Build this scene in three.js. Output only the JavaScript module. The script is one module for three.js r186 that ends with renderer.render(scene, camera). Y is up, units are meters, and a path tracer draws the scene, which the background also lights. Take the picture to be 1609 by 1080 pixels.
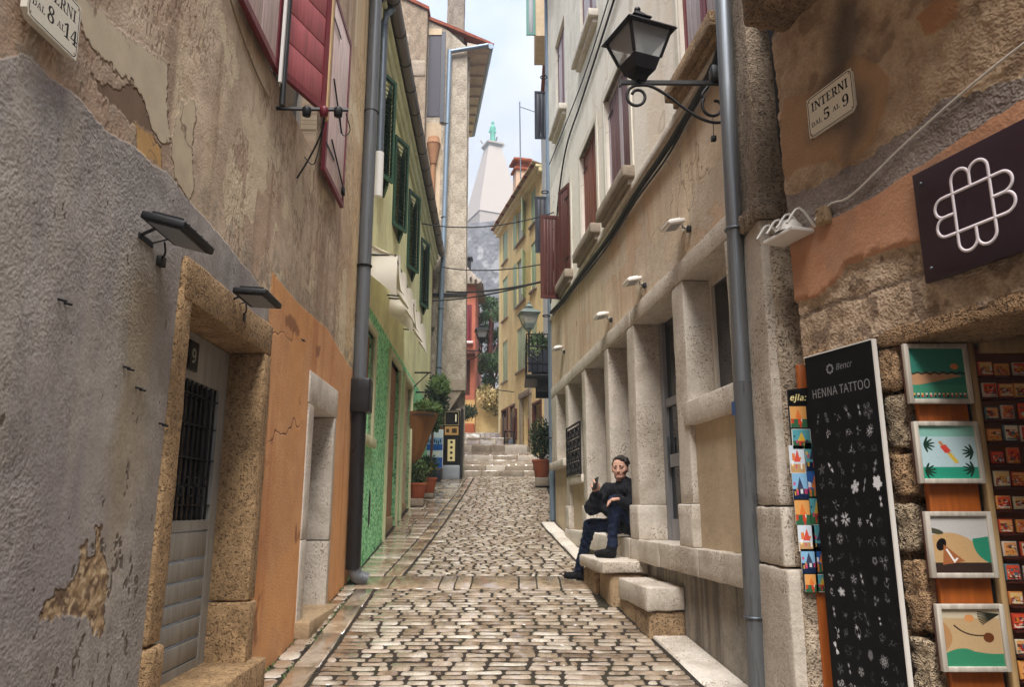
import * as THREE from 'three';
import { mergeGeometries } from 'three/addons/utils/BufferGeometryUtils.js';
import { MarchingCubes } from 'three/addons/objects/MarchingCubes.js';

// ---------------------------------------------------------------- camera, sky, sun, exposure
const scene = new THREE.Scene();
const camera = new THREE.PerspectiveCamera(49.55, 1609 / 1080, 0.1, 600);
camera.position.set(0, 1.6, 0);
camera.rotation.set(12.5 * Math.PI / 180, 0, 0);
const renderer = new THREE.WebGLRenderer({ antialias: true });
renderer.toneMapping = THREE.LinearToneMapping;
renderer.toneMappingExposure = 8;
renderer.shadowMap.enabled = true;

// noise
function mulberry(a) { return () => { a |= 0; a = a + 0x6D2B79F5 | 0; let t = Math.imul(a ^ a >>> 15, 1 | a); t = t + Math.imul(t ^ t >>> 7, 61 | t) ^ t; return ((t ^ t >>> 14) >>> 0) / 4294967296; }; }
const rnd = mulberry(20417);
const rr = (a, b) => a + (b - a) * rnd();
const PT = new Float32Array(65536); for (let i = 0; i < 65536; i++) PT[i] = rnd();
const lat = (x, y) => PT[((x * 73 + y * 9277) ^ (y * 131 + (x >> 3) * 17)) & 65535];
function vn(x, y, p = 0, py = p) {              // value noise, tileable with periods p, py
  let xi = Math.floor(x), yi = Math.floor(y); const fx = x - xi, fy = y - yi;
  const u = fx * fx * (3 - 2 * fx), v = fy * fy * (3 - 2 * fy);
  let x1 = xi + 1, y1 = yi + 1;
  if (p) { xi = ((xi % p) + p) % p; yi = ((yi % py) + py) % py; x1 = ((x1 % p) + p) % p; y1 = ((y1 % py) + py) % py; }
  const a = lat(xi, yi), b = lat(x1, yi), c = lat(xi, y1), d = lat(x1, y1);
  return a + (b - a) * u + (c - a) * v + (a - b - c + d) * u * v;
}
function fbm(x, y, o = 4, p = 0, py = p) { let s = 0, a = 0.5, t = 0; for (let i = 0; i < o; i++) { s += a * vn(x, y, p, py); t += a; a *= 0.5; x = x * 2 + (p ? 0 : 17.3); y = y * 2 + (p ? 0 : 5.7); if (p) { p *= 2; py *= 2; } } return s / t; }
const sst = (a, b, x) => { const t = Math.min(1, Math.max(0, (x - a) / (b - a))); return t * t * (3 - 2 * t); };
const clamp = (x, a, b) => Math.min(b, Math.max(a, x));
const mix3 = (o, c, k) => { o[0] += (c[0] - o[0]) * k; o[1] += (c[1] - o[1]) * k; o[2] += (c[2] - o[2]) * k; };

// overcast sky with thin blue breaks, brighter overhead the way an overcast sky is
{
  const W = 1024, H = 512, d = new Float32Array(W * H * 4);
  for (let j = 0; j < H; j++) for (let i = 0; i < W; i++) {
    const th = (j / H - 0.5) * Math.PI, ph = i / W * Math.PI * 2;
    const y = Math.sin(th), c = Math.cos(th), x = c * Math.cos(ph), z = c * Math.sin(ph);
    const k = 1 / (Math.max(y, 0) + 0.25);
    const n = fbm(x * k * 1.6 + 31, z * k * 1.6 + 11, 5), m = fbm(x * k * 5 + 3, z * k * 5 + 77, 4);
    const cloud = sst(0.42, 0.72, n + 0.4 * (m - 0.5));
    const L = 0.148 * (0.45 + 0.75 * Math.max(y, 0)) * (0.94 + 0.14 * m);
    const q = (j * W + i) * 4, g = y < 0 ? 0.35 : 1;
    d[q] = L * (0.68 + 0.31 * cloud) * g; d[q + 1] = L * (0.81 + 0.20 * cloud) * g; d[q + 2] = L * (1.08 - 0.03 * cloud) * g; d[q + 3] = 1;
  }
  const t = new THREE.DataTexture(d, W, H, THREE.RGBAFormat, THREE.FloatType);
  t.mapping = THREE.EquirectangularReflectionMapping; t.magFilter = t.minFilter = THREE.LinearFilter; t.wrapS = THREE.RepeatWrapping; t.needsUpdate = true;
  scene.background = t; scene.environment = t;
}
const sun = new THREE.DirectionalLight(0xfffaf5, 1.3);
sun.position.set(0, 44, 15); sun.target.position.set(0, 0, -10);
sun.castShadow = true; sun.shadow.radius = 70; sun.shadow.mapSize.set(2048, 2048);
Object.assign(sun.shadow.camera, { left: -40, right: 40, top: 60, bottom: -40, near: 1, far: 200 });
scene.add(sun, sun.target);
scene.fog = new THREE.FogExp2(0xdfe8f0, 0.0016);

// ---------------------------------------------------------------- helpers
const E = 1.6, FPX = 1170, CP = Math.cos(12.5 * Math.PI / 180), SP = Math.sin(12.5 * Math.PI / 180);
// direction of a photo pixel: X right, U up, D forward
const ray = (x, y) => { const u = (x - 804.5) / FPX, v = (540 - y) / FPX; return [u, SP + v * CP, CP - v * SP]; };
const onPlane = (x, y, X0, k) => { const [X, U, D] = ray(x, y), t = X0 / (X - k * D); return [D * t, E + U * t]; };   // [d, Y] on the wall X = X0 + k d
const onL = (x, y) => onPlane(x, y, -1.58, -0.029), onR = (x, y) => onPlane(x, y, 2.10, -0.106), onS = (x, y) => onPlane(x, y, 3.013, -0.324), onF = (x, y) => onPlane(x, y, 6.46, -0.25);
const atD = (x, y, d) => { const [X, U, D] = ray(x, y), t = d / D; return [X * t, E + U * t, -d]; };

class Frame {   // a wall: s runs along it (left to right as seen from the street), y up, n out of it
  constructor(ox, oz, dx, dz) { const l = Math.hypot(dx, dz); this.ox = ox; this.oz = oz; this.dx = dx / l; this.dz = dz / l; this.a = Math.atan2(-dz, dx); }
  world(s, y, n) { return new THREE.Vector3(this.ox + this.dx * s - this.dz * n, y, this.oz + this.dz * s + this.dx * n); }
}
const FL = new Frame(-1.58, 0, -0.029, -1), FR = new Frame(2.10, 0, 0.106, 1), FS = new Frame(3.013, 0, 0.324, 1), FF = new Frame(6.46, 0, 0.25, 1);
const FC = new Frame(0, -19.3, 1, 0), FH = new Frame(0.95, 0, 0, 1), FW = new Frame(0, 0, 1, 0);
const sR = d => -d * 1.0056, sS = d => -d * 1.0512, sF = d => -d * 1.0308;

const taken = {};
function num(n) { const k = taken[n] = (taken[n] ?? -1) + 1; return k ? `${n}_${String(k).padStart(3, '0')}` : n; }
const orgOf = new WeakMap();
function thing(name, label, category, F, s, y, n, group, kind) {
  const o = new THREE.Group(); o.name = num(name); o.position.copy(F.world(s, y, n)); o.rotation.y = F.a;
  o.userData = kind ? { label, kind } : { label, category }; if (group) o.userData.group = group;
  orgOf.set(o, [s, y, n]); scene.add(o); return o;
}
function norm(g) {
  if (g.index) g = g.toNonIndexed();
  for (const k of Object.keys(g.attributes)) if (!['position', 'normal', 'uv'].includes(k)) g.deleteAttribute(k);
  g.morphAttributes = {}; g.clearGroups?.(); return g;
}
function merge(gs) { gs = (Array.isArray(gs) ? gs.flat(3) : [gs]).map(norm); return gs.length > 1 ? mergeGeometries(gs) : gs[0]; }
function part(root, name, gs, mat, parent = root, label) {
  const [s, y, n] = orgOf.get(root); const g = merge(gs).clone(); g.translate(-s, -y, -n);
  const m = new THREE.Mesh(g, mat); m.name = name; m.castShadow = m.receiveShadow = true; if (label) m.userData.label = label;
  parent.add(m); return m;
}
function single(name, label, category, F, s, y, n, gs, mat, group) {       // a thing that is one mesh
  const g = merge(gs).clone(); g.translate(-s, -y, -n);
  const m = new THREE.Mesh(g, mat); m.name = num(name); m.castShadow = m.receiveShadow = true; m.position.copy(F.world(s, y, n)); m.rotation.y = F.a;
  m.userData = { label, category }; if (group) m.userData.group = group; scene.add(m); return m;
}
function metreUV(g, sc = 1) {    // box projection of uv in metres
  g = g.index ? g.toNonIndexed() : g; const p = g.attributes.position, n = g.attributes.normal, uv = new Float32Array(p.count * 2);
  for (let i = 0; i < p.count; i++) {
    const ax = Math.abs(n.getX(i)), ay = Math.abs(n.getY(i)), az = Math.abs(n.getZ(i)), x = p.getX(i), y = p.getY(i), z = p.getZ(i);
    const [u, v] = ay > ax && ay > az ? [x, z] : ax > az ? [z, y] : [x, y]; uv[i * 2] = u * sc; uv[i * 2 + 1] = v * sc;
  }
  g.setAttribute('uv', new THREE.BufferAttribute(uv, 2)); return g;
}
function smooth(g) {             // average normals over equal positions
  const p = g.attributes.position, acc = new Map(), key = i => `${Math.round(p.getX(i) * 2e4)},${Math.round(p.getY(i) * 2e4)},${Math.round(p.getZ(i) * 2e4)}`;
  g.computeVertexNormals(); const n = g.attributes.normal, ks = [];
  for (let i = 0; i < p.count; i++) { const k = ks[i] = key(i); let a = acc.get(k); if (!a) acc.set(k, a = [0, 0, 0]); a[0] += n.getX(i); a[1] += n.getY(i); a[2] += n.getZ(i); }
  for (let i = 0; i < p.count; i++) { const a = acc.get(ks[i]), l = Math.hypot(...a) || 1; n.setXYZ(i, a[0] / l, a[1] / l, a[2] / l); }
  return g;
}
function box(s0, s1, y0, y1, n0, n1) { const g = new THREE.BoxGeometry(Math.abs(s1 - s0), Math.abs(y1 - y0), Math.abs(n1 - n0)); g.translate((s0 + s1) / 2, (y0 + y1) / 2, (n0 + n1) / 2); return metreUV(g); }
// a box with rounded edges (radius r) and an uneven, worn surface (amp metres)
function rbox(s0, s1, y0, y1, n0, n1, r = 0.01, amp = 0, cell = 0.12, seed = 0) {
  if (s0 > s1) [s0, s1] = [s1, s0];
  amp *= 0.4; if (amp) r *= 0.7;
  const h = [(s1 - s0) / 2, (y1 - y0) / 2, (n1 - n0) / 2], c = [(s0 + s1) / 2, (y0 + y1) / 2, (n0 + n1) / 2];
  r = Math.min(r, h[0] * 0.45, h[1] * 0.45, h[2] * 0.45);
  const N = h.map(v => clamp(Math.round(2 * v / cell) + 2, 3, 40));
  let g = new THREE.BoxGeometry(2, 2, 2, ...N); g = metreUV(g); const p = g.attributes.position, nn = g.attributes.normal;
  const mp = (t, a) => { const i = Math.round((t + 1) / 2 * N[a]); return i === 0 ? -h[a] : i === N[a] ? h[a] : -h[a] + r + (i - 1) / (N[a] - 2) * (2 * h[a] - 2 * r); };
  const uv = g.attributes.uv;
  for (let i = 0; i < p.count; i++) {
    const q = [mp(p.getX(i), 0), mp(p.getY(i), 1), mp(p.getZ(i), 2)], b = q.map((v, a) => clamp(v, -h[a] + r, h[a] - r)), e = q.map((v, a) => v - b[a]), l = Math.hypot(...e) || 1;
    let k = r / l; const w = b.map((v, a) => v + e[a] * k + c[a]);
    if (amp) { const f = 1 / (cell * 1.3), dd = ((vn(w[0] * f + seed * 7.1 + w[2] * f * 0.7, w[1] * f + w[2] * f * 1.3 + 40) - 0.5) * 1.4 + (vn(w[0] * f * 2.3 + w[2] * 9 + seed, w[1] * f * 2.3 + w[2] * 7) - 0.5) * 0.8) * amp; for (let a = 0; a < 3; a++) w[a] += e[a] / l * dd; }
    p.setXYZ(i, ...w);
    const ax = Math.abs(nn.getX(i)), ay = Math.abs(nn.getY(i)); const [u, v] = ay > 0.5 ? [w[0], w[2]] : ax > 0.5 ? [w[2], w[1]] : [w[0], w[1]]; uv.setXY(i, u + seed * 0.37, v + seed * 0.53);
  }
  return smooth(g);
}
function wall(s0, s1, y0, y1, holes = [], T = 0.4) {
  const sh = new THREE.Shape([[s0, y0], [s1, y0], [s1, y1], [s0, y1]].map(a => new THREE.Vector2(...a)));
  for (const [a, b, c, d] of holes) sh.holes.push(new THREE.Path([[a, c], [a, d], [b, d], [b, c]].map(q => new THREE.Vector2(...q))));
  const g = new THREE.ExtrudeGeometry(sh, { depth: T, bevelEnabled: false }); g.translate(0, 0, -T); return metreUV(g);
}
function slab(pts, n0, n1) { const g = new THREE.ExtrudeGeometry(new THREE.Shape(pts.map(a => new THREE.Vector2(...a))), { depth: n1 - n0, bevelEnabled: false }); g.translate(0, 0, n0); return metreUV(g); }
const V = (...a) => new THREE.Vector3(...a);
function bar(p, q, r, sides = 8, r2 = r) {
  p = V(...p); q = V(...q); const L = p.distanceTo(q), g = new THREE.CylinderGeometry(r2, r, L, sides); g.translate(0, L / 2, 0);
  g.applyQuaternion(new THREE.Quaternion().setFromUnitVectors(V(0, 1, 0), q.clone().sub(p).normalize())); g.translate(p.x, p.y, p.z); return g;
}
function flat(p, q, w, t) { // square bar
  const g = new THREE.BoxGeometry(w, V(...p).distanceTo(V(...q)), t); g.translate(0, V(...p).distanceTo(V(...q)) / 2, 0);
  g.applyQuaternion(new THREE.Quaternion().setFromUnitVectors(V(0, 1, 0), V(...q).sub(V(...p)).normalize())); g.translate(...p); return metreUV(g);
}
function tube(pts, r, seg = 24, sides = 6) { return new THREE.TubeGeometry(new THREE.CatmullRomCurve3(pts.map(p => V(...p))), seg, r, sides); }
function lathe(pts, sides = 24) { return new THREE.LatheGeometry(pts.map(p => new THREE.Vector2(...p)), sides); }
function turnY(g, a, s, n) { g.translate(-s, 0, -n); g.rotateY(a); g.translate(s, 0, n); return g; }
function sag(p, q, drop, k = 8) { const o = []; for (let i = 0; i <= k; i++) { const t = i / k; o.push([p[0] + (q[0] - p[0]) * t, p[1] + (q[1] - p[1]) * t - 4 * drop * t * (1 - t), p[2] + (q[2] - p[2]) * t]); } return o; }

// ---------------------------------------------------------------- procedural textures
function makeTex(w, h, fn, { rough = false, bump = true, repeat = true } = {}) {
  const c = new Uint8Array(w * h * 4), b = bump ? new Uint8Array(w * h * 4) : null, r = rough ? new Uint8Array(w * h * 4) : null, o = [0, 0, 0, 0.5, 0.5];
  for (let j = 0; j < h; j++) for (let i = 0; i < w; i++) {
    o[3] = 0.5; o[4] = 0.5; fn((i + 0.5) / w, (j + 0.5) / h, o); const q = (j * w + i) * 4;
    for (let k = 0; k < 3; k++) { c[q + k] = clamp(o[k], 0, 255); if (b) b[q + k] = clamp(o[3] * 255, 0, 255); if (r) r[q + k] = clamp(o[4] * 255, 0, 255); }
    c[q + 3] = 255; if (b) b[q + 3] = 255; if (r) r[q + 3] = 255;
  }
  const mk = (data, srgb) => { const t = new THREE.DataTexture(data, w, h); t.magFilter = THREE.LinearFilter; t.minFilter = THREE.LinearMipmapLinearFilter; t.generateMipmaps = true; t.wrapS = t.wrapT = repeat ? THREE.RepeatWrapping : THREE.ClampToEdgeWrapping; if (srgb) t.colorSpace = THREE.SRGBColorSpace; t.needsUpdate = true; return t; };
  return { map: mk(c, true), bump: b && mk(b, false), rough: r && mk(r, false) };
}
function spread(T, W, H, s0 = 0, y0 = 0) { for (const t of [T.map, T.bump, T.rough]) if (t) { t.repeat.set(1 / W, 1 / H); t.offset.set(-s0 / W, -y0 / H); } return T; }
const std = (color, roughness = 0.85, extra = {}) => new THREE.MeshStandardMaterial({ color, roughness, ...extra });
const skin_ = (T, color, roughness, bumpScale, extra = {}) => new THREE.MeshStandardMaterial({ map: T.map, bumpMap: T.bump, bumpScale, color, roughness, ...(T.rough ? { roughnessMap: T.rough, roughness: 1 } : {}), ...extra });

// plaster tint, 3 m tile
const T_PLASTER = spread(makeTex(768, 768, (u, v, o) => {
  const a = fbm(u * 6, v * 6, 5, 6), b = fbm(u * 40, v * 40, 3, 40), s = fbm(u * 30, v * 3, 3, 30, 3), st = sst(0.58, 0.8, fbm(u * 24, v * 4, 3, 24, 4));
  const k = 236 - 46 * (0.6 - a) - 22 * (0.5 - b) - 18 * st * 0.5 - 10 * (s - 0.5); o[0] = k; o[1] = k - 3 + 4 * a; o[2] = k - 8 + 8 * a; o[3] = 0.35 * a + 0.45 * b + 0.2 * vn(u * 190, v * 190, 190);
}), 3, 3);
// weathered limestone, 1.2 m tile
const T_STONE = spread(makeTex(768, 768, (u, v, o) => {
  const a = fbm(u * 5, v * 5, 5, 5), b = fbm(u * 60, v * 60, 3, 60), c = vn(u * 260, v * 260, 260), pit = sst(0.62, 0.86, vn(u * 150, v * 150, 150)) * sst(0.5, 0.66, fbm(u * 5, v * 5, 5, 5)), li = sst(0.45, 0.75, fbm(u * 3 + 3, v * 3, 6, 3));
  const k = 230 - 50 * (0.55 - a) - 36 * (0.5 - b) - 26 * (0.5 - c); o[0] = k; o[1] = k - 4; o[2] = k - 9; mix3(o, [164, 152, 138], li * 0.5); mix3(o, [112, 98, 84], pit * 0.6); o[3] = 0.4 * a + 0.4 * b + 0.2 * c - 0.3 * pit;
}), 1.2, 1.2);
// rough, pitted wall stone
const T_ROUGH = spread(makeTex(768, 768, (u, v, o) => {
  const a = fbm(u * 6, v * 6, 5, 6), b = fbm(u * 34, v * 34, 4, 34), c = vn(u * 190, v * 190, 190), pit = sst(0.56, 0.8, fbm(u * 90 + 2, v * 90, 2, 90));
  const k = 208 - 90 * (0.55 - a) - 70 * (0.5 - b) - 44 * (0.5 - c); o[0] = k + 4; o[1] = k - 6; o[2] = k - 20; mix3(o, [86, 72, 60], pit * 0.55); o[3] = 0.35 * a + 0.4 * b + 0.25 * c - 0.3 * pit;
}), 0.9, 0.9);
const T_COBBLE = spread(makeTex(1024, 1024, (u, v, o) => {
  const a = fbm(u * 9, v * 9, 5, 9), b = fbm(u * 50, v * 50, 4, 50), w = fbm(u * 20 + 5, v * 20, 4, 20), d = sst(0.56, 0.72, fbm(u * 14 + 9, v * 14 + 2, 4, 14));
  const k = 226 - 70 * (0.55 - a) - 40 * (0.5 - b); o[0] = k; o[1] = k - 8 * (1 - a) - 3; o[2] = k - 22 * (1 - a) - 7; mix3(o, [140, 120, 100], d * 0.45);
  const sp = vn(u * 300, v * 300, 300); o[0] -= 26 * sst(0.6, 0.95, sp); o[1] -= 26 * sst(0.6, 0.95, sp); o[2] -= 24 * sst(0.6, 0.95, sp); o[3] = 0.45 * w + 0.4 * b + 0.15 * sp; o[4] = clamp(0.13 + 0.34 * (w - 0.42) + 0.3 * (b - 0.5), 0.06, 0.7);
}, { rough: true }), 2.6, 2.6);
const T_WOOD = spread(makeTex(512, 512, (u, v, o) => {
  const g = fbm(u * 48 + 3 * fbm(u * 3, v * 2, 2, 3, 2), v * 3, 4, 48, 3), a = fbm(u * 4, v * 4, 3, 4); const k = 232 - 70 * (0.55 - g) - 30 * (0.5 - a); o[0] = k; o[1] = k - 6; o[2] = k - 14; o[3] = g;
}), 0.8, 0.8);
const T_METAL = spread(makeTex(512, 512, (u, v, o) => {
  const a = fbm(u * 7, v * 7, 5, 7), b = sst(0.6, 0.75, fbm(u * 18, v * 9, 4, 18, 9)); const k = 226 - 50 * (0.55 - a); o[0] = k; o[1] = k; o[2] = k; mix3(o, [150, 146, 140], b * 0.5); o[3] = a; o[4] = clamp(0.42 + 0.5 * (0.5 - a) + 0.2 * b, 0.2, 0.9);
}, { rough: true }), 0.9, 0.9);

// ---------------------------------------------------------------- wall textures that belong to one wall
function polySD(P, x, y) {       // signed distance, positive inside
  const bb = P.bb ??= [Math.min(...P.map(a => a[0])) - 0.2, Math.max(...P.map(a => a[0])) + 0.2, Math.min(...P.map(a => a[1])) - 0.2, Math.max(...P.map(a => a[1])) + 0.2];
  if (x < bb[0] || x > bb[1] || y < bb[2] || y > bb[3]) return -1;
  let d = 1e9, ins = false;
  for (let i = 0, j = P.length - 1; i < P.length; j = i++) {
    const [ax, ay] = P[j], [bx, by] = P[i], ex = bx - ax, ey = by - ay, t = clamp(((x - ax) * ex + (y - ay) * ey) / (ex * ex + ey * ey || 1), 0, 1);
    d = Math.min(d, Math.hypot(x - ax - ex * t, y - ay - ey * t)); if ((ay > y) !== (by > y) && x < (bx - ax) * (y - ay) / (by - ay) + ax) ins = !ins;
  }
  return ins ? d : -d;
}
const line = (P) => (x) => { let i = 1; while (i < P.length - 1 && x > P[i][0]) i++; const [a, b] = P[i - 1], [c, d] = P[i]; return b + (d - b) * clamp((x - a) / (c - a), 0, 1); };
const crop = (f, pts, k, ox, oy) => pts.map(([x, y]) => f(x / k + ox, y / k + oy));

// the left house: grey roughcast below, orange beside it, old flaking ochre plaster above
const A0 = 1.4, AW = 7.4, AB = 0.2, AH = 6.8;
const M_A = (() => {
  const pale = crop(onL, [[350, -30], [430, 30], [560, 140], [680, 230], [770, 290], [775, 400], [770, 650], [740, 650], [700, 580], [660, 470], [600, 390], [520, 340], [440, 250], [385, 200], [365, 100]], 2.918, 0, 0);
  const pale2 = crop(onL, [[830, 440], [890, 460], [905, 560], [885, 700], [895, 830], [872, 940], [800, 820], [795, 700], [808, 560]], 2.918, 0, 0);
  const bare = crop(onL, [[425, 345], [520, 400], [620, 370], [665, 450], [700, 600], [690, 640], [610, 560], [520, 510], [455, 430]], 2.918, 0, 0);
  const yel = crop(onL, [[620, 560], [700, 620], [740, 680], [745, 780], [640, 700]], 2.918, 0, 0);
  const bot = crop(onL, [[440, 340], [467, 340], [467, 460], [502, 520], [502, 640], [482, 700], [484, 800], [465, 885], [440, 865], [420, 770], [380, 762], [330, 742], [195, 762], [205, 705], [270, 640], [340, 585], [358, 540], [370, 420], [402, 402], [405, 470], [440, 470]], 2.918, 0, 710);
  const edge = line(crop(onL, [[0, 270], [90, 258], [180, 300], [330, 440], [420, 520], [640, 700], [780, 810], [880, 930], [1010, 1080], [1240, 1370]], 2.918, 0, 0));
  const oran = line([onL(425, 424), onL(470, 478), onL(515, 518), onL(548, 575)]);
  const T = makeTex(1664, 1528, (u, v, o) => {
    const s = A0 + u * AW, y = AB + v * AH, a = fbm(s * 2.2, y * 2.2, 5), b = fbm(s * 11, y * 11, 4), f = vn(s * 170, y * 170), f2 = vn(s * 85 + 9, y * 85), st = fbm(s * 7 + 3, y * 0.55 + 2, 4), wob = (fbm(s * 5, y * 5, 4) - 0.5) * 0.10 + (b - 0.5) * 0.05;
    const inGrey = s < 5.13 + wob * 0.15, lim = inGrey ? edge(s) : oran(s);
    if (y < lim + wob * (inGrey ? 0.5 : 0.25)) {
      if (inGrey) {
        const k = 152 + 44 * (a - 0.5) + 40 * (b - 0.5) + 30 * (f - 0.5) + 22 * (f2 - 0.5); o[0] = k + 7; o[1] = k - 1; o[2] = k - 8;
        mix3(o, [138, 128, 128], sst(0.45, 0.7, fbm(s * 1.7 + 8, y * 1.3, 4)) * 0.55);
        mix3(o, [186, 176, 158], sst(0.5, 0.75, st) * 0.35);
        const amp = sst(0.3, 0.7, fbm(s * 1.9 + 31, y * 1.6 + 2, 4)), crk = sst(0.007, 0.001, Math.abs(fbm(s * 1.1 + 51, y * 1.1 + 8, 5) - 0.5)) * sst(0.45, 0.6, fbm(s * 0.9, y * 0.9 + 30, 2)), damp = sst(0.5, 0.72, fbm(s * 2.2 + 60, y * 0.5 + 3, 4)); mix3(o, [128, 118, 110], damp * 0.35); mix3(o, [112, 104, 98], crk * 0.25);
        const run = sst(0.26, 0.02, Math.abs(s - 3.3 + (fbm(s * 3, y * 1.5, 3) - 0.5) * 0.25)) * sst(2.9, 2.4, y) * sst(0.9, 1.9, y); mix3(o, [150, 128, 84], run * (0.2 + 0.5 * st));
        o[3] = 0.6 + (0.03 + 0.12 * amp) * (f - 0.5) + (0.02 + 0.10 * amp) * (f2 - 0.5) + 0.16 * (b - 0.5) + 0.2 * (a - 0.5);
        const sd = polySD(bot, s, y) + wob * 0.5 + (fbm(s * 38, y * 38, 4) - 0.5) * 0.05;
        const chip = sst(0.72, 0.78, fbm(s * 24 + 5, y * 11 + 1, 5) + 0.17 * sst(0.7, 0.15, Math.hypot(s - 3.2, (y - 1.15) * 0.9)) - 0.06) * sst(0.45, 0.6, vn(s * 60, y * 60) + 0.2); mix3(o, [92, 80, 70], chip * 0.85); o[3] -= chip * 0.25;
        if (sd > -0.03) { const k2 = sst(-0.004, 0.004, sd); const c = [164, 136, 100]; mix3(c, [116, 92, 70], sst(0.42, 0.62, fbm(s * 26 + 2, y * 26, 4))); mix3(c, [198, 174, 138], sst(0.5, 0.72, fbm(s * 46, y * 46 + 7, 3))); mix3(o, c, k2); mix3(o, [92, 76, 60], sst(0.008, 0.0, Math.abs(sd)) * sst(0.45, 0.6, b) * 0.7); o[3] = o[3] * (1 - k2) + k2 * (0.05 + 0.45 * fbm(s * 30, y * 30, 3)); }
      } else {
        const k = 24 * (a - 0.5) + 16 * (b - 0.5) + 8 * (f - 0.5); o[0] = 212 + k; o[1] = 156 + k * 1.1; o[2] = 106 + k; mix3(o, [232, 166, 98], sst(0.5, 0.72, fbm(s * 1.5 + 2, y * 1.1 + 4, 4)) * 0.5); mix3(o, [176, 100, 52], sst(0.5, 0.75, st) * 0.35);
        const blot = sst(0.72, 0.8, fbm(s * 3 + 40, y * 3 + 9, 4)); mix3(o, [120, 74, 46], blot * 0.6);
        const crack = sst(0.012, 0.004, Math.abs(fbm(s * 1.6 + 5, y * 1.6 + 3, 4) - 0.5)) * sst(0.55, 0.7, fbm(s + 31, y + 4, 2)); mix3(o, [110, 66, 40], crack * 0.7);
        o[3] = 0.56 + 0.12 * (f - 0.5) + 0.1 * (b - 0.5) - crack * 0.3;
      }
    } else {
      const k = 70 * (a - 0.5) + 44 * (b - 0.5) + 16 * (f - 0.5); o[0] = 202 + k; o[1] = 180 + k; o[2] = 154 + k * 0.9;
      mix3(o, [140, 114, 92], sst(0.48, 0.72, st) * 0.6); mix3(o, [220, 198, 164], sst(0.52, 0.7, fbm(s * 5 + 9, y * 0.8 + 5, 4)) * 0.6);
      mix3(o, [218, 186, 134], sst(7.2, 8.2, s + wob * 4) * 0.6);
      const grain = sst(0.5, 0.7, fbm(s * 60, y * 22, 4)) * sst(0.35, 0.6, fbm(s * 3 + 11, y * 2, 3)); mix3(o, [112, 86, 62], grain * 0.4);
      mix3(o, [168, 138, 116], sst(0.5, 0.7, fbm(s * 1.3 + 20, y * 1.6, 3)) * 0.5);
      { const fl = fbm(s * 2.6 + 7, y * 2.0 + 3, 6) - 0.635 + 0.05 * sst(5.5, 3.0, s), q = sst(0.0, 0.006, fl); if (q) { mix3(o, [216 + k * 0.4, 198 + k * 0.4, 166 + k * 0.4], q * 0.85); mix3(o, [110, 88, 68], sst(0.01, 0.002, fl) * q * 0.8); } }
      o[3] = 0.45 + 0.3 * (b - 0.5) - 0.2 * grain + 0.1 * (f - 0.5);
      const near = sst(0.35, 0.0, y - lim); mix3(o, [150, 138, 120], near * sst(0.42, 0.62, b) * 0.7);
      for (const [P, c, hgt] of [[bare, [128, 104, 82], 0.1], [yel, [200, 158, 100], 0.3], [pale, [204, 188, 160], 0.85], [pale2, [202, 184, 154], 0.8]]) {
        const sd = polySD(P, s, y) + wob * 0.8 + (fbm(s * 34 + 3, y * 34, 4) - 0.5) * 0.05; if (sd > -0.02) { const q = sst(-0.003, 0.005, sd), c2 = [c[0] + k * 0.5, c[1] + k * 0.5, c[2] + k * 0.45]; mix3(c2, [122, 104, 84], sst(0.010, 0.0, Math.abs(fbm(s * 2.2 + 1, y * 2.2, 5) - 0.5)) * 0.8); mix3(c2, [104, 82, 62], sst(0.014, 0.0, sd) * 0.8); mix3(o, c2, q); o[3] = o[3] * (1 - q) + hgt * q; }
      }
    }
  }, { repeat: false });
  spread(T, AW, AH, A0, AB); return skin_(T, 0xffffff, 0.93, 0.018);
})();
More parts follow.
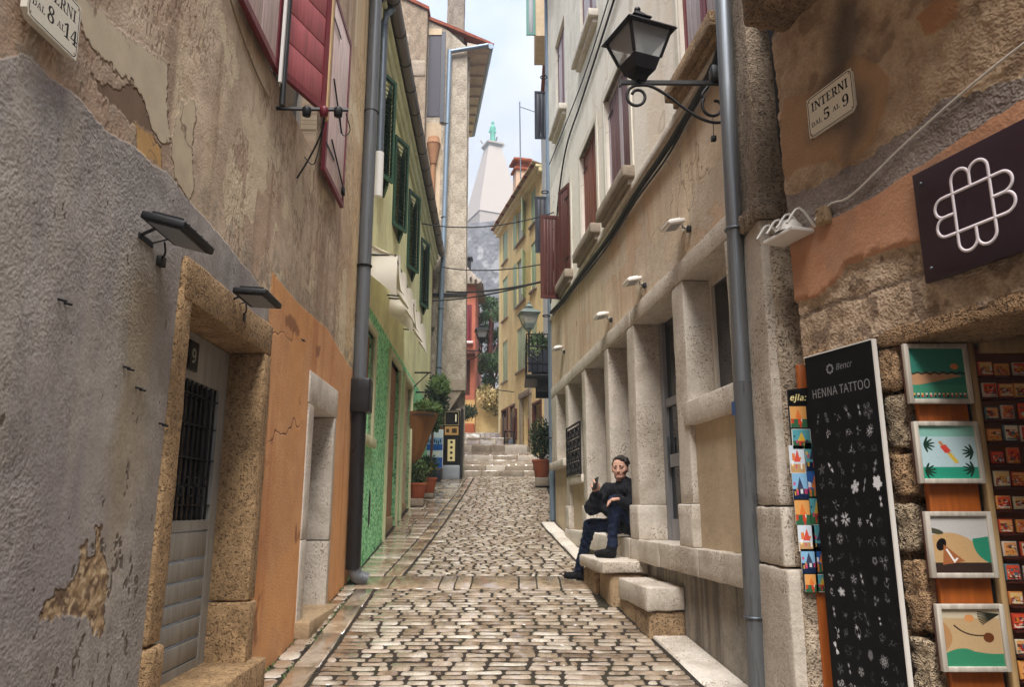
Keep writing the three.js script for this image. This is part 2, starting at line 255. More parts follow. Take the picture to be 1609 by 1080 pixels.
// the long right house: beige render below the string course, cream above
const M_G = (() => {
  const T = makeTex(1536, 1024, (u, v, o) => {
    const d = 4.6 + u * 8.8, y = 0.2 + v * 6.4, a = fbm(d * 1.4, y * 1.4, 5), b = fbm(d * 12, y * 12, 4), f = vn(d * 90, y * 90), st = fbm(d * 8 + 3, y * 0.7, 4), st2 = fbm(d * 20 + 7, y * 1.2, 3), wob = (a - 0.5) * 0.08;
    if (y < 4.92 + wob) {
      const k = 26 * (a - 0.5) + 18 * (b - 0.5) + 12 * (f - 0.5); o[0] = 208 + k; o[1] = 188 + k; o[2] = 162 + k;
      mix3(o, [176, 146, 116], sst(0.46, 0.7, st) * 0.5); mix3(o, [226, 204, 168], sst(0.5, 0.72, st2) * 0.4); mix3(o, [194, 156, 126], sst(0.5, 0.72, fbm(d * 0.8 + 20, y * 1.2 + 3, 4)) * 0.45);
      { const pt = fbm(d * 1.1 + 14, y * 1.3 + 6, 5) - 0.6, q = sst(0, 0.012, pt); mix3(o, [198 + k, 184 + k, 164 + k], q * 0.6); mix3(o, [150, 128, 104], sst(0.014, 0.0, Math.abs(pt)) * 0.25); const ck = sst(0.006, 0.001, Math.abs(fbm(d * 1.3 + 71, y * 0.9 + 2, 5) - 0.5)) * sst(0.48, 0.6, fbm(d, y + 9, 2)); mix3(o, [120, 98, 78], ck * 0.6); }
      if (y < 1.12) { const q = 128 + 40 * (a - 0.5) + 36 * (b - 0.5) + 26 * (f - 0.5); mix3(o, [q, q - 6, q - 16], 1); mix3(o, [84, 74, 64], sst(0.44, 0.68, st) * 0.7); mix3(o, [164, 150, 130], sst(0.54, 0.74, st2) * 0.45); }
    } else {
      const k = 22 * (a - 0.5) + 14 * (b - 0.5) + 8 * (f - 0.5); o[0] = 244 + k; o[1] = 238 + k; o[2] = 224 + k;
      mix3(o, [234, 216, 190], sst(0.48, 0.72, fbm(d * 0.9 + 4, y * 0.6, 4)) * 0.6); mix3(o, [216, 204, 184], sst(0.55, 0.75, st) * 0.35);
      const crack = sst(0.010, 0.003, Math.abs(fbm(d * 0.9 + 5, y * 0.9 + 13, 4) - 0.5)); mix3(o, [178, 164, 144], crack * 0.4);
    }
    o[3] = 0.5 + 0.25 * (f - 0.5) + 0.3 * (b - 0.5);
  }, { repeat: false });
  for (const t of [T.map, T.bump]) { t.repeat.set(-1 / (8.8 * 1.0056), 1 / 6.4); t.offset.set(-4.6 / 8.8, -0.2 / 6.4); t.wrapT = THREE.MirroredRepeatWrapping; t.wrapS = THREE.MirroredRepeatWrapping; }
  return skin_(T, 0xffffff, 0.92, 0.008);
})();
// the shop's wall: lumpy stucco, a cement patch, orange render, bare masonry over the opening
const shopZones = (() => {
  const greyTop = line(crop(onS, [[1194, 380], [900, 440], [540, 690], [220, 870], [100, 905]], 2.919, 1200, 0).reverse().sort((a, b) => a[0] - b[0]));
  const wire = line([onS(1609, 161), onS(1500, 232), onS(1380, 312), onS(1300, 350), onS(1250, 372)].sort((a, b) => a[0] - b[0]));
  const orBot = line([onS(1609, 300), onS(1440, 385), onS(1335, 415), onS(1322, 437), onS(1290, 465), onS(1255, 478)].sort((a, b) => a[0] - b[0]));
  const smoothP = crop(onS, [[110, 460], [250, 430], [330, 330], [440, 250], [540, 300], [600, 370], [570, 520], [520, 660], [400, 790], [330, 740], [180, 770], [130, 840], [105, 760]], 2.919, 1200, 0);
  const oval = crop(onS, [[730, 90], [790, 20], [870, -20], [930, 10], [910, 90], [840, 150], [770, 165]], 2.919, 1200, 0);
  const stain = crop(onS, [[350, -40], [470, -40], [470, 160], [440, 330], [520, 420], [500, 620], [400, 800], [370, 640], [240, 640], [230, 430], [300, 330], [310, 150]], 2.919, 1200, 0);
  return (d, y, o) => {
    const a = fbm(d * 3, y * 3, 5), b = fbm(d * 13 + 4, y * 13, 4), f = vn(d * 120, y * 120), f2 = vn(d * 55, y * 55), wob = (fbm(d * 7, y * 7, 4) - 0.5) * 0.12 + (b - 0.5) * 0.04;
    let h, smoothZone = false;
    if (y > greyTop(d) + wob) {
      const rg = 1 - Math.abs(2 * fbm(d * 7 + 3, y * 7 + 1, 4) - 1), lump = fbm(d * 5 + 9, y * 5 + 2, 4) * 0.6 + 0.4 * rg, k = 60 * (lump - 0.5) + 46 * (b - 0.5) + 22 * (f - 0.5); o[0] = 176 + k; o[1] = 150 + k; o[2] = 122 + k * 0.9; h = 0.030 + 0.05 * (lump - 0.6) + 0.03 * (b - 0.5) + 0.010 * (f2 - 0.5);
      mix3(o, [120, 96, 74], sst(0.55, 0.7, fbm(d * 8, y * 8 + 20, 4)) * 0.5);
      for (const [P, c, hh] of [[smoothP, [176, 140, 104], 0.040], [oval, [172, 126, 88], 0.045]]) { const sd = polySD(P, d, y) + wob * 0.3, q = sst(-0.012, 0.008, sd); if (q) { mix3(o, [c[0] + k * 0.25, c[1] + k * 0.25, c[2] + k * 0.25], q); h = h * (1 - q) + q * (hh + 0.012 * (a - 0.5)); } }
    } else if (y > wire(d) + wob * 0.2) { const k = 40 * (a - 0.5) + 40 * (b - 0.5) + 24 * (f - 0.5); o[0] = 142 + k; o[1] = 130 + k; o[2] = 122 + k; h = 0.028 + 0.014 * (b - 0.5); }
    else if (y > orBot(d) + wob * 0.4) { const k = 34 * (a - 0.5) + 18 * (b - 0.5) + 10 * (f - 0.5); o[0] = 192 + k; o[1] = 140 + k; o[2] = 106 + k; mix3(o, [168, 130, 104], sst(0.45, 0.7, fbm(d * 4, y * 3 + 7, 4)) * 0.6); h = 0.034 + 0.012 * (a - 0.5); smoothZone = true; }
    else { const k = 70 * (a - 0.5) + 70 * (b - 0.5) + 30 * (f - 0.5); o[0] = 172 + k; o[1] = 148 + k; o[2] = 122 + k; const j = sst(0.02, 0.004, Math.abs(y - 2.68 + wob * 0.3)); mix3(o, [96, 80, 66], j * 0.6); mix3(o, [108, 88, 70], sst(0.58, 0.7, fbm(d * 16, y * 16 + 3, 3)) * 0.6); h = 0.008 + 0.026 * (b - 0.5) + 0.012 * (a - 0.5) + 0.006 * (f2 - 0.5) - j * 0.012; }
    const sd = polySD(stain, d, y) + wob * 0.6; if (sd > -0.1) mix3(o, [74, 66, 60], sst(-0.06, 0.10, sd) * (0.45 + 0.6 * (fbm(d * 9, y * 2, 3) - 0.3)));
    o[3] = 0.5 + (smoothZone ? 0.12 : 0.4) * (f - 0.5) + (smoothZone ? 0.08 : 0.3) * (f2 - 0.5); return h;
  };
})();
const M_S = (() => {
  const T = makeTex(900, 1200, (u, v, o) => { shopZones(1.9 + u * 2.4, 2.3 + v * 3.2, o); }, { repeat: false });
  for (const t of [T.map, T.bump]) { t.repeat.set(-1 / (2.4 * 1.0512), 1 / 3.2); t.offset.set(-1.9 / 2.4, -2.3 / 3.2); t.wrapT = t.wrapS = THREE.MirroredRepeatWrapping; }
  return skin_(T, 0xffffff, 0.95, 0.014);
})();
// the light green house: pale lime above, thick green stipple below
const M_B = (() => {
  const T = makeTex(1536, 1024, (u, v, o) => {
    const s = 8.6 + u * 6.6, y = 0.6 + v * 4.4, a = fbm(s * 2, y * 2, 4), b = fbm(s * 12, y * 12, 4), w = fbm(s * 34, y * 30, 3), f = vn(s * 110, y * 110);
    if (y < 4.16 + (a - 0.5) * 0.03) { const k = 30 * (a - 0.5); o[0] = 146 + k; o[1] = 226 + k; o[2] = 162 + k; mix3(o, [190, 238, 180], sst(0.52, 0.68, w) * 0.7); mix3(o, [44, 112, 62], sst(0.42, 0.30, w) * 0.7); o[3] = w; }
    else { const k = 22 * (a - 0.5) + 12 * (b - 0.5); o[0] = 230 + k; o[1] = 234 + k; o[2] = 186 + k; mix3(o, [190, 186, 128], sst(0.5, 0.72, fbm(s * 7, y * 0.8 + 3, 4)) * 0.5); o[3] = 0.5 + 0.1 * (f - 0.5); }
  }, { repeat: false });
  spread(T, 6.6, 4.4, 8.6, 0.6); T.map.wrapS = T.bump.wrapS = T.map.wrapT = T.bump.wrapT = THREE.MirroredRepeatWrapping; return skin_(T, 0xffffff, 0.9, 0.022);
})();

// ---------------------------------------------------------------- shared materials
const M = {
  stone: skin_(T_STONE, 0xdcd4c8, 0.8, 0.006), stoneWarm: skin_(T_STONE, 0xbfa683, 0.85, 0.008), stonePale: skin_(T_STONE, 0xece6dc, 0.75, 0.004), stoneGrey: skin_(T_STONE, 0xa89c8c, 0.85, 0.008), stoneDark: skin_(T_ROUGH, 0xc4ac8c, 0.9, 0.02),
  roughWarm: skin_(T_ROUGH, 0xc4a882, 0.95, 0.008), roughStone: skin_(T_ROUGH, 0xdcd2c4, 0.95, 0.02), rough: skin_(T_ROUGH, 0xc8aa88, 0.95, 0.03), roughGrey: skin_(T_ROUGH, 0xbcb0a2, 0.95, 0.025), roughDark: skin_(T_ROUGH, 0xb8a28a, 0.95, 0.03), rubble: skin_(T_ROUGH, 0xcdbfa9, 0.95, 0.04),
  lime: skin_(T_PLASTER, 0xfffcc4, 0.9, 0.006), limeDark: skin_(T_PLASTER, 0xd9d9b0, 0.9, 0.006), cream: skin_(T_PLASTER, 0xf4efe2, 0.9, 0.006), beige: skin_(T_PLASTER, 0xcfba9c, 0.9, 0.006), yellow: skin_(T_PLASTER, 0xffe4a6, 0.9, 0.006), yellowPale: skin_(T_PLASTER, 0xf6e8b8, 0.9, 0.006), white: skin_(T_PLASTER, 0xdadde0, 0.85, 0.005),
  ochre: skin_(T_PLASTER, 0xe2b878, 0.9, 0.006), red: skin_(T_PLASTER, 0xc8745a, 0.9, 0.006), tan: skin_(T_PLASTER, 0xbcae9c, 0.92, 0.012), cement: skin_(T_PLASTER, 0x9c9284, 0.92, 0.01), greyWall: skin_(T_ROUGH, 0xb4b0ac, 0.95, 0.03), farGrey: null, spire: std(0x9e958e, 0.9), orangeWall: skin_(T_PLASTER, 0xc07a44, 0.9, 0.01), brownWall: skin_(T_PLASTER, 0xa07452, 0.9, 0.01),
  earth: std(0x2a2218, 0.95), moss: std(0x56602c, 0.95), soil: std(0x3b2c20, 1), black: std(0x0b0b0d, 0.45), dark: std(0x050506, 0.8), rubber: std(0x111214, 0.6), iron: std(0x1a1718, 0.5, { metalness: 0.5 }), zinc: skin_(T_METAL, 0x7c848c, 0.5, 0.001, { metalness: 0.75 }), pipe: skin_(T_METAL, 0x74777a, 0.5, 0.001, { metalness: 0.2 }), pipeDark: skin_(T_METAL, 0x2c2a2a, 0.6, 0.001, { metalness: 0.3 }), pipeBlue: skin_(T_METAL, 0x8496a6, 0.5, 0.001, { metalness: 0.35 }), gutter: skin_(T_METAL, 0x7a6e66, 0.6, 0.002, { metalness: 0.2 }),
  maroon: skin_(T_WOOD, 0x7c1f30, 0.45, 0.001), rose: skin_(T_WOOD, 0xb9626a, 0.5, 0.001), pink: skin_(T_WOOD, 0xf8e2e2, 0.5, 0.001), lavender: skin_(T_WOOD, 0xc8c2d0, 0.5, 0.001), mauve: skin_(T_WOOD, 0x7c5860, 0.55, 0.001), redBrown: skin_(T_WOOD, 0x8a4a34, 0.55, 0.002), brown: skin_(T_WOOD, 0x5c2a22, 0.5, 0.002), greenWood: skin_(T_WOOD, 0x2a5c44, 0.5, 0.001), mint: skin_(T_WOOD, 0xb4cfae, 0.55, 0.001), navy: std(0x1c2230, 0.5), teal: std(0x2c6a5c, 0.6),
  doorGrey: skin_(T_WOOD, 0xa2a3a0, 0.45, 0.0006), whitePaint: skin_(T_WOOD, 0xd8d4cc, 0.5, 0.001), greyPaint: skin_(T_WOOD, 0x8c9098, 0.5, 0.001), orangeWood: skin_(T_WOOD, 0xc06820, 0.5, 0.001), paleWood: skin_(T_WOOD, 0xcfb080, 0.6, 0.001), brownDoor: skin_(T_WOOD, 0xa5714c, 0.6, 0.001),
  glass: std(0x14181c, 0.04, { metalness: 0 }), lampGlass: new THREE.MeshPhysicalMaterial({ color: 0xeef2f4, roughness: 0.25, transmission: 0.75, thickness: 0 }),
  plastic: std(0xe6e2da, 0.45), plasticGrey: std(0x8d9298, 0.5), terracotta: skin_(T_PLASTER, 0xb05c38, 0.85, 0.004), tile: skin_(T_ROUGH, 0xa8583c, 0.9, 0.01), copper: std(0x3f8f7c, 0.7), fabric: new THREE.MeshPhysicalMaterial({ color: 0xe8e0d0, roughness: 0.95, transmission: 0.2, thickness: 0, side: THREE.DoubleSide }),
  enamel: std(0xe8e2d2, 0.25),
};
M.farGrey = skin_(spread(makeTex(512, 512, (u, v, o) => { const a = fbm(u * 7, v * 7, 5, 7), b = fbm(u * 40, v * 40, 3, 40), w = sst(0.6, 0.7, fbm(u * 10 + 4, v * 10, 5, 10)); const k = 100 + 50 * (a - 0.5) + 50 * (b - 0.5); o[0] = k; o[1] = k; o[2] = k + 4; mix3(o, [170, 169, 168], w * 0.6); o[3] = b; }), 14, 14), 0xffffff, 0.95, 0.05);
const leafMat = c => new THREE.MeshPhysicalMaterial({ color: c, roughness: 0.75, transmission: 0.3, thickness: 0, side: THREE.DoubleSide });

// ---------------------------------------------------------------- the street
const wallL = d => -1.58 - 0.029 * d, wallR = d => d > 13.15 ? 0.95 : d > 4.35 ? 2.10 - 0.106 * d : 3.013 - 0.324 * Math.max(d, 1.8);
const stairs = [[19.72, 2.42, 2.57], [20.06, 2.585, 2.72], [22.4, 3.0, 3.15], [23.9, 3.36, 3.57], [25.5, 3.77, 3.96], [27.3, 4.14, 4.3]];   // d, foot, top of each riser
function G(d) {
  if (d < 0) return 0.07 * d; if (d < 19.72) return 0.07 * d + 0.0027 * d * d;
  for (let i = 0; i < stairs.length; i++) { const [a, , t] = stairs[i], n = stairs[i + 1] || [40, 5.6]; if (d < n[0]) return t + (n[1] - t) * (d - a) / (n[0] - a); }
  return 5.6;
}
{
  // ground: one sheet under everything, the dark earth that shows between the stones
  const ds = []; for (let d = -30; d < 60; d += 0.35) ds.push(d); for (const d of [80, 120, 220, 400]) ds.push(d);
  const xs = [-200, -60, -14, -6, -3, -1.5, 0, 1.5, 3, 6, 14, 60, 200], p = [], idx = [];
  for (const d of ds) for (const x of xs) p.push(x, G(d) - 0.010 - (d > 19.4 && d < 41 ? 0.3 : 0), -d);
  for (let j = 0; j < ds.length - 1; j++) for (let i = 0; i < xs.length - 1; i++) { const a = j * xs.length + i, b = a + 1, c = a + xs.length, e = c + 1; idx.push(a, b, e, a, e, c); }
  const g = new THREE.BufferGeometry(); g.setAttribute('position', new THREE.Float32BufferAttribute(p, 3)); g.setIndex(idx); g.computeVertexNormals();
  const T = spread(makeTex(512, 512, (u, v, o) => { const a = fbm(u * 8, v * 8, 4, 8), b = fbm(u * 40, v * 40, 3, 40), m = sst(0.52, 0.66, fbm(u * 5 + 2, v * 5, 4, 5)); const k = 40 * (b - 0.5) + 20 * (a - 0.5); o[0] = 74 + k; o[1] = 60 + k; o[2] = 44 + k; mix3(o, [86, 92, 46], m * 0.5); o[3] = b; }), 2, 2);
  const m = new THREE.Mesh(metreUV(g), skin_(T, 0x887e70, 0.9, 0.02)); m.name = 'ground'; m.receiveShadow = true; m.userData = { kind: 'structure', label: 'dark earth showing in the joints of the street paving' }; scene.add(m);
}
const street = new THREE.Group(); street.name = 'street'; street.userData = { kind: 'structure', label: 'sloping alley paved with worn, shiny limestone cobbles' }; scene.add(street);
const wet = c => new THREE.MeshPhysicalMaterial({ map: T_COBBLE.map, bumpMap: T_COBBLE.bump, bumpScale: 0.004, roughnessMap: T_COBBLE.rough, roughness: 1, color: c, clearcoat: 1, clearcoatRoughness: 0.13 });   // damp, foot-polished stone
const cobMats = [0xc8bdae, 0xb8aa99, 0xd0c8bc, 0xab9b8a, 0xc8bbae, 0xbfb5aa, 0xa09282, 0xdad4ca].map(c => wet(c));
const slabMats = [0xc6b6a2, 0xb4a28e, 0xbeb2a4].map(c => wet(c));
// one worn paving stone: quad corners in plan (X, d), rounded outline, pillowed top
function pavingStone(q, { inset = 0.012, cut = 0.03, crown = 0.002, up = 0, jit = 0.009, tilt = 1 } = {}) {
  const cx = (q[0][0] + q[1][0] + q[2][0] + q[3][0]) / 4, cd = (q[0][1] + q[1][1] + q[2][1] + q[3][1]) / 4, out = [];
  for (let i = 0; i < 4; i++) {
    const a = q[i], b = q[(i + 3) % 4], c = q[(i + 1) % 4], t = (e) => { const l = Math.hypot(e[0] - a[0], e[1] - a[1]), k = Math.min(cut * rr(0.6, 1.3), l * 0.3) / l; return [a[0] + (e[0] - a[0]) * k, a[1] + (e[1] - a[1]) * k]; };
    out.push(t(b), t(c)); const m = [(a[0] + c[0]) / 2 + rr(-1, 1) * jit, (a[1] + c[1]) / 2 + rr(-1, 1) * jit]; if (Math.hypot(c[0] - a[0], c[1] - a[1]) > 0.16) out.push(m);
  }
  const n = out.length, p = [], uv = [], idx = [], tx = rr(-0.03, 0.03) * tilt, td = rr(-0.06, 0.06) * tilt, lift = up + rr(-0.004, 0.005), y0 = G(cd);
  const put = (x, d, h) => { p.push(x - cx, G(d) - y0 + h + tx * (x - cx) + td * (d - cd), -(d - cd)); uv.push(x + cx * 3.1, d + cd * 1.7); };
  const rings = [[0, -0.06, 1, 0], [0, -0.016, 0.8, 0.6], [1, 0, 0.18, 1]], nr = [];
  for (const [k, h, no, nu] of rings) for (const [x, d] of out) { const l = Math.hypot(x - cx, d - cd), f = 1 - inset * k / l; put(cx + (x - cx) * f, cd + (d - cd) * f, h + lift + (k === 1 ? rr(-0.002, 0.0015) : 0)); const nx = (x - cx) / l * no - tx * nu, nz = -(d - cd) / l * no + (td + (G(d + 0.1) - G(d - 0.1)) * 5) * nu, q = Math.hypot(nx, nu, nz); nr.push(nx / q, nu / q, nz / q); }
  put(cx, cd, lift + crown); { const nz = td + (G(cd + 0.1) - G(cd - 0.1)) * 5, q = Math.hypot(tx, 1, nz); nr.push(-tx / q, 1 / q, nz / q); }
  for (let r = 0; r < rings.length - 1; r++) for (let i = 0; i < n; i++) { const a = r * n + i, b = r * n + (i + 1) % n, c = a + n, e = b + n; idx.push(a, b, e, a, e, c); }
  for (let i = 0; i < n; i++) idx.push(2 * n + i, 2 * n + (i + 1) % n, 3 * n);
  const g = new THREE.BufferGeometry(); g.setAttribute('position', new THREE.Float32BufferAttribute(p, 3)); g.setAttribute('uv', new THREE.Float32BufferAttribute(uv, 2)); g.setAttribute('normal', new THREE.Float32BufferAttribute(nr, 3)); g.setIndex(idx);
  return { g, at: [cx, y0, -cd], d: cd };
}
function layStone(name, st, mat, parent = street) { const m = new THREE.Mesh(st.g, mat); m.name = name; m.position.set(...st.at); m.castShadow = m.receiveShadow = true; parent.add(m); return m; }
{
  const list = [];
  const rightEdge = d => d < 4.35 ? wallR(d) - 0.06 : d < 6.55 ? wallR(d) - 0.27 : d < 7.5 ? 1.14 - 0.12 * (d - 6.5) : d < 8.95 ? 0.86 : wallR(d) - (d < 13 ? 0.24 : 0.12);
  const leftEdge = d => d < 8.31 ? wallL(d) + 0.365 : -1.25 + 0.0263 * (d - 9.24);
  const rows = (dA, dB, pitch, lmin, lmax, cut) => {
    let d = dA; const wav = (x, dd) => (vn(x * 1.3 + 5, dd * 3.1) - 0.5) * 0.035;
    while (d < dB - 0.05) {
      let w = pitch * rr(0.82, 1.2); if (d + w > dB - 0.07) w = dB - d; const d1 = d + w; let x = leftEdge(d + w / 2) + 0.01; const xe = rightEdge(d + w / 2) - 0.01; const gap = rr(0.018, 0.028);
      while (x < xe - 0.05) {
        let l = rr(lmin, lmax); if (rnd() < 0.12) l *= 0.55; let x1 = x + l; if (x1 > xe - lmin * 0.6) x1 = xe; const sk = rr(-0.008, 0.008), sk2 = rr(-0.008, 0.008), t0 = rr(0, 0.012), t1 = rr(0, 0.012);
        const gx = rr(0.005, 0.010);
        list.push({ ...pavingStone([[x + gx + sk, d + wav(x, d) + gap / 2 + t0], [x1 - gx + sk2, d + wav(x1, d) + gap / 2 + t1], [x1 - gx - sk2, d1 + wav(x1, d1) - gap / 2 - t1], [x + gx - sk, d1 + wav(x, d1) - gap / 2 - t0]], { cut, inset: 0.014, crown: 0.004 }), k: Math.floor(rnd() * cobMats.length) });
        x = x1;
      }
      d = d1;
    }
  };
  rows(2.6, 8.31, 0.107, 0.13, 0.31, 0.016); rows(8.97, 19.66, 0.1, 0.1, 0.25, 0.022);
  const seen = list.filter(s => s.d > 5.15).sort((a, b) => a.d - b.d), single_ = new Set(seen.slice(0, 300));
  for (const s of single_) layStone('cobblestone', s, cobMats[s.k]);
  for (let k = 0; k < cobMats.length; k++) {
    const gs = list.filter(s => !single_.has(s) && s.k === k).map(s => { const g = s.g.toNonIndexed(); g.translate(...s.at); return g; });
    const m = new THREE.Mesh(mergeGeometries(gs), cobMats[k]); m.name = 'far_cobblestones'; m.receiveShadow = m.castShadow = true; m.userData.kind = 'stuff'; street.add(m);
  }
  // left: small stones against the wall, then a line of long slabs
  for (let d = 3.0; d < 8.3;) { const l = rr(0.14, 0.26), w = wallL(d + l / 2); layStone('edge_stone', pavingStone([[w + 0.01, d + 0.012], [w + 0.155 + rr(-0.02, 0.01), d + 0.014], [w + 0.155 + rr(-0.02, 0.01), d + l - 0.012], [w + 0.01, d + l - 0.012]], { cut: 0.035, up: 0.002, tilt: 0.8 }), cobMats[Math.floor(rnd() * 8)]); d += l; }
  for (let d = 3.1; d < 8.0;) { const l = rr(0.62, 1.0), e = Math.min(d + l, 8.27), w = wallL(d), w2 = wallL(e); layStone('kerb_slab', pavingStone([[w + 0.175, d + 0.01], [w + 0.352, d + 0.012], [w2 + 0.352, e - 0.01], [w2 + 0.175, e - 0.012]], { cut: 0.012, inset: 0.012, crown: 0.002, up: 0.006, tilt: 0.15 }), slabMats[Math.floor(rnd() * 3)]); d += l; }
  // the band of slabs that crosses the alley
  const bx = [-1.72, -1.33, -0.79, -0.62, -0.45, 0.075, 0.27, 0.53, 0.86], tone = [1, 1, 2, 0, 1, 2, 0, 1];
  for (let i = 0; i < bx.length - 1; i++) layStone('band_slab', pavingStone([[bx[i] + 0.008, 8.335], [bx[i + 1] - 0.008, 8.34], [bx[i + 1] - 0.008, 8.93], [bx[i] + 0.008, 8.94]], { cut: 0.012, inset: 0.012, crown: 0.002, up: 0.003, tilt: 0.12 }), slabMats[tone[i]]);
  // beyond the band: a channel of slabs and cross-laid stones up to the left wall
  for (let d = 8.97; d < 19.5;) { const l = rr(0.5, 0.9), e = Math.min(d + l, 19.6), x = a => -1.47 + 0.0302 * (a - 9.24); layStone('channel_slab', pavingStone([[x(d) + 0.012, d + 0.01], [leftEdge(d) - 0.015, d + 0.01], [leftEdge(e) - 0.015, e - 0.01], [x(e) + 0.012, e - 0.01]], { cut: 0.014, inset: 0.014, crown: 0.001, up: 0.002, tilt: 0.12 }), slabMats[Math.floor(rnd() * 3)]); d += l; }
  for (let d = 8.97; d < 19.2;) { const l = rr(0.2, 0.34), e = d + l, a = wallL(d + l / 2) + 0.02, b = -1.47 + 0.0302 * (d + l / 2 - 9.24), m = a + (b - a) * rr(0.35, 0.65), cut = b - a > 0.5 ? [a, m, b] : [a, b]; for (let i = 0; i < cut.length - 1; i++) layStone('paving_stone', pavingStone([[cut[i] + 0.01, d + 0.012], [cut[i + 1] - 0.01, d + 0.012], [cut[i + 1] - 0.01, e - 0.01], [cut[i] + 0.01, e - 0.01]], { cut: 0.02, tilt: 0.3, up: 0.003 }), cobMats[Math.floor(rnd() * 8)]); d = e; }
  // right: pale kerb slabs along the foot of the wall
  for (const [a, b] of [[4.3, 5.35], [5.35, 6.52], [8.98, 9.9], [9.9, 10.9], [10.9, 12.0], [12.0, 13.0]]) { const k = a < 7 ? 0.255 : 0.22; layStone('foot_slab', pavingStone([[wallR(a) - k, a + 0.006], [wallR(a) + (a < 7 ? 0.02 : -0.01), a + 0.006], [wallR(b) + (a < 7 ? 0.02 : -0.01), b - 0.006], [wallR(b) - k, b - 0.006]], { cut: 0.01, inset: 0.012, crown: 0.002, up: 0.012, tilt: 0.1 }), M.stonePale); }
  // moss and small weeds in the joints along the left wall
  const tufts = []; for (let i = 0; i < 420; i++) { const d = rr(4.2, 8.6), x = wallL(d) + (rnd() < 0.5 ? rr(0.0, 0.03) : rr(0.145, 0.19)), y = G(d); if (fbm(d * 3, x * 3, 3) < 0.5) continue; const g = new THREE.PlaneGeometry(rr(0.006, 0.014), rr(0.01, 0.03)); g.rotateX(rr(-1.3, -0.2)); g.rotateY(rr(0, 6.3)); g.translate(x, y + 0.004, -d); tufts.push(g); }
  const mo = new THREE.Mesh(merge(tufts), leafMat(0x4f6a26)); mo.name = 'moss'; mo.userData = { kind: 'stuff', label: 'green moss and weeds in the joints along the orange wall', category: 'moss' }; scene.add(mo);
}
// the stairs at the top of the slope: sloping treads of paving behind worn stone risers
{
  const profile = (pts, x0, x1) => { const g = new THREE.ExtrudeGeometry(new THREE.Shape(pts.map(a => new THREE.Vector2(...a))), { depth: x1 - x0, bevelEnabled: false }); g.rotateY(Math.PI / 2); g.translate(x0, 0, 0); return metreUV(g); };
  const st = new THREE.Group(); st.name = 'steps'; st.userData = { kind: 'structure', label: 'worn limestone steps climbing past the yellow house' }; scene.add(st);
  stairs.forEach(([d, y0, y1], i) => {
    const n = stairs[i + 1] || [34, 5.0], xr = d < 22.3 ? 0.95 : 6.46 - 0.25 * d, xl = -1.3 - 0.14 * Math.max(0, d - 19.5);
    const tread = new THREE.Mesh(profile([[d + 0.3, y1 - 0.012], [n[0] + 0.1, n[1] - 0.012], [n[0] + 0.1, n[1] - 0.6], [d + 0.3, y1 - 0.6]], xl - 1.2, xr + 0.25), cobMats[(i * 3) % 8]); tread.name = 'tread'; tread.receiveShadow = true; st.add(tread);
    for (let x = xl - 0.1; x < xr;) { const l = rr(0.45, 0.8), x1 = Math.min(x + l, xr + 0.05), g = rbox(x + 0.004, x1 - 0.004, y0 - 0.2, y1 + rr(-0.008, 0.006), -d - 0.36, -d + rr(-0.012, 0.012), 0.025, 0.012, 0.12, i + x * 3), m = new THREE.Mesh(g, [M.stoneGrey, M.stone, slabMats[2]][Math.floor(rnd() * 3)]); m.name = 'step_stone'; m.castShadow = m.receiveShadow = true; st.add(m); x = x1; }
    // paving courses on the tread
    for (let dd = d + 0.38; dd < n[0] - 0.1; dd += 0.26) for (let x = xl; x < xr - 0.1;) { const l = rr(0.3, 0.6), x1 = Math.min(x + l, xr); layStone('paving_stone', pavingStone([[x + 0.01, dd + 0.01], [x1 - 0.01, dd + 0.01], [x1 - 0.01, dd + 0.25], [x + 0.01, dd + 0.25]], { cut: 0.025 }), cobMats[Math.floor(rnd() * 8)], st); x = x1; }
  });
}

// ---------------------------------------------------------------- left: grey and orange house
const boardsH = (s0, s1, y0, y1, n, k, gap = 0.008, t = 0.03) => { const o = [], h = (y1 - y0) / k; for (let i = 0; i < k; i++) o.push(rbox(s0, s1, y0 + i * h + gap / 2, y0 + (i + 1) * h - gap / 2, n - t, n, 0.006, 0, 0.5, i)); return o; };
const boardsV = (s0, s1, y0, y1, n, k, gap = 0.006, t = 0.03) => { const o = [], w = (s1 - s0) / k; for (let i = 0; i < k; i++) o.push(rbox(s0 + i * w + gap / 2, s0 + (i + 1) * w - gap / 2, y0, y1, n - t, n, 0.005, 0, 0.6, i)); return o; };
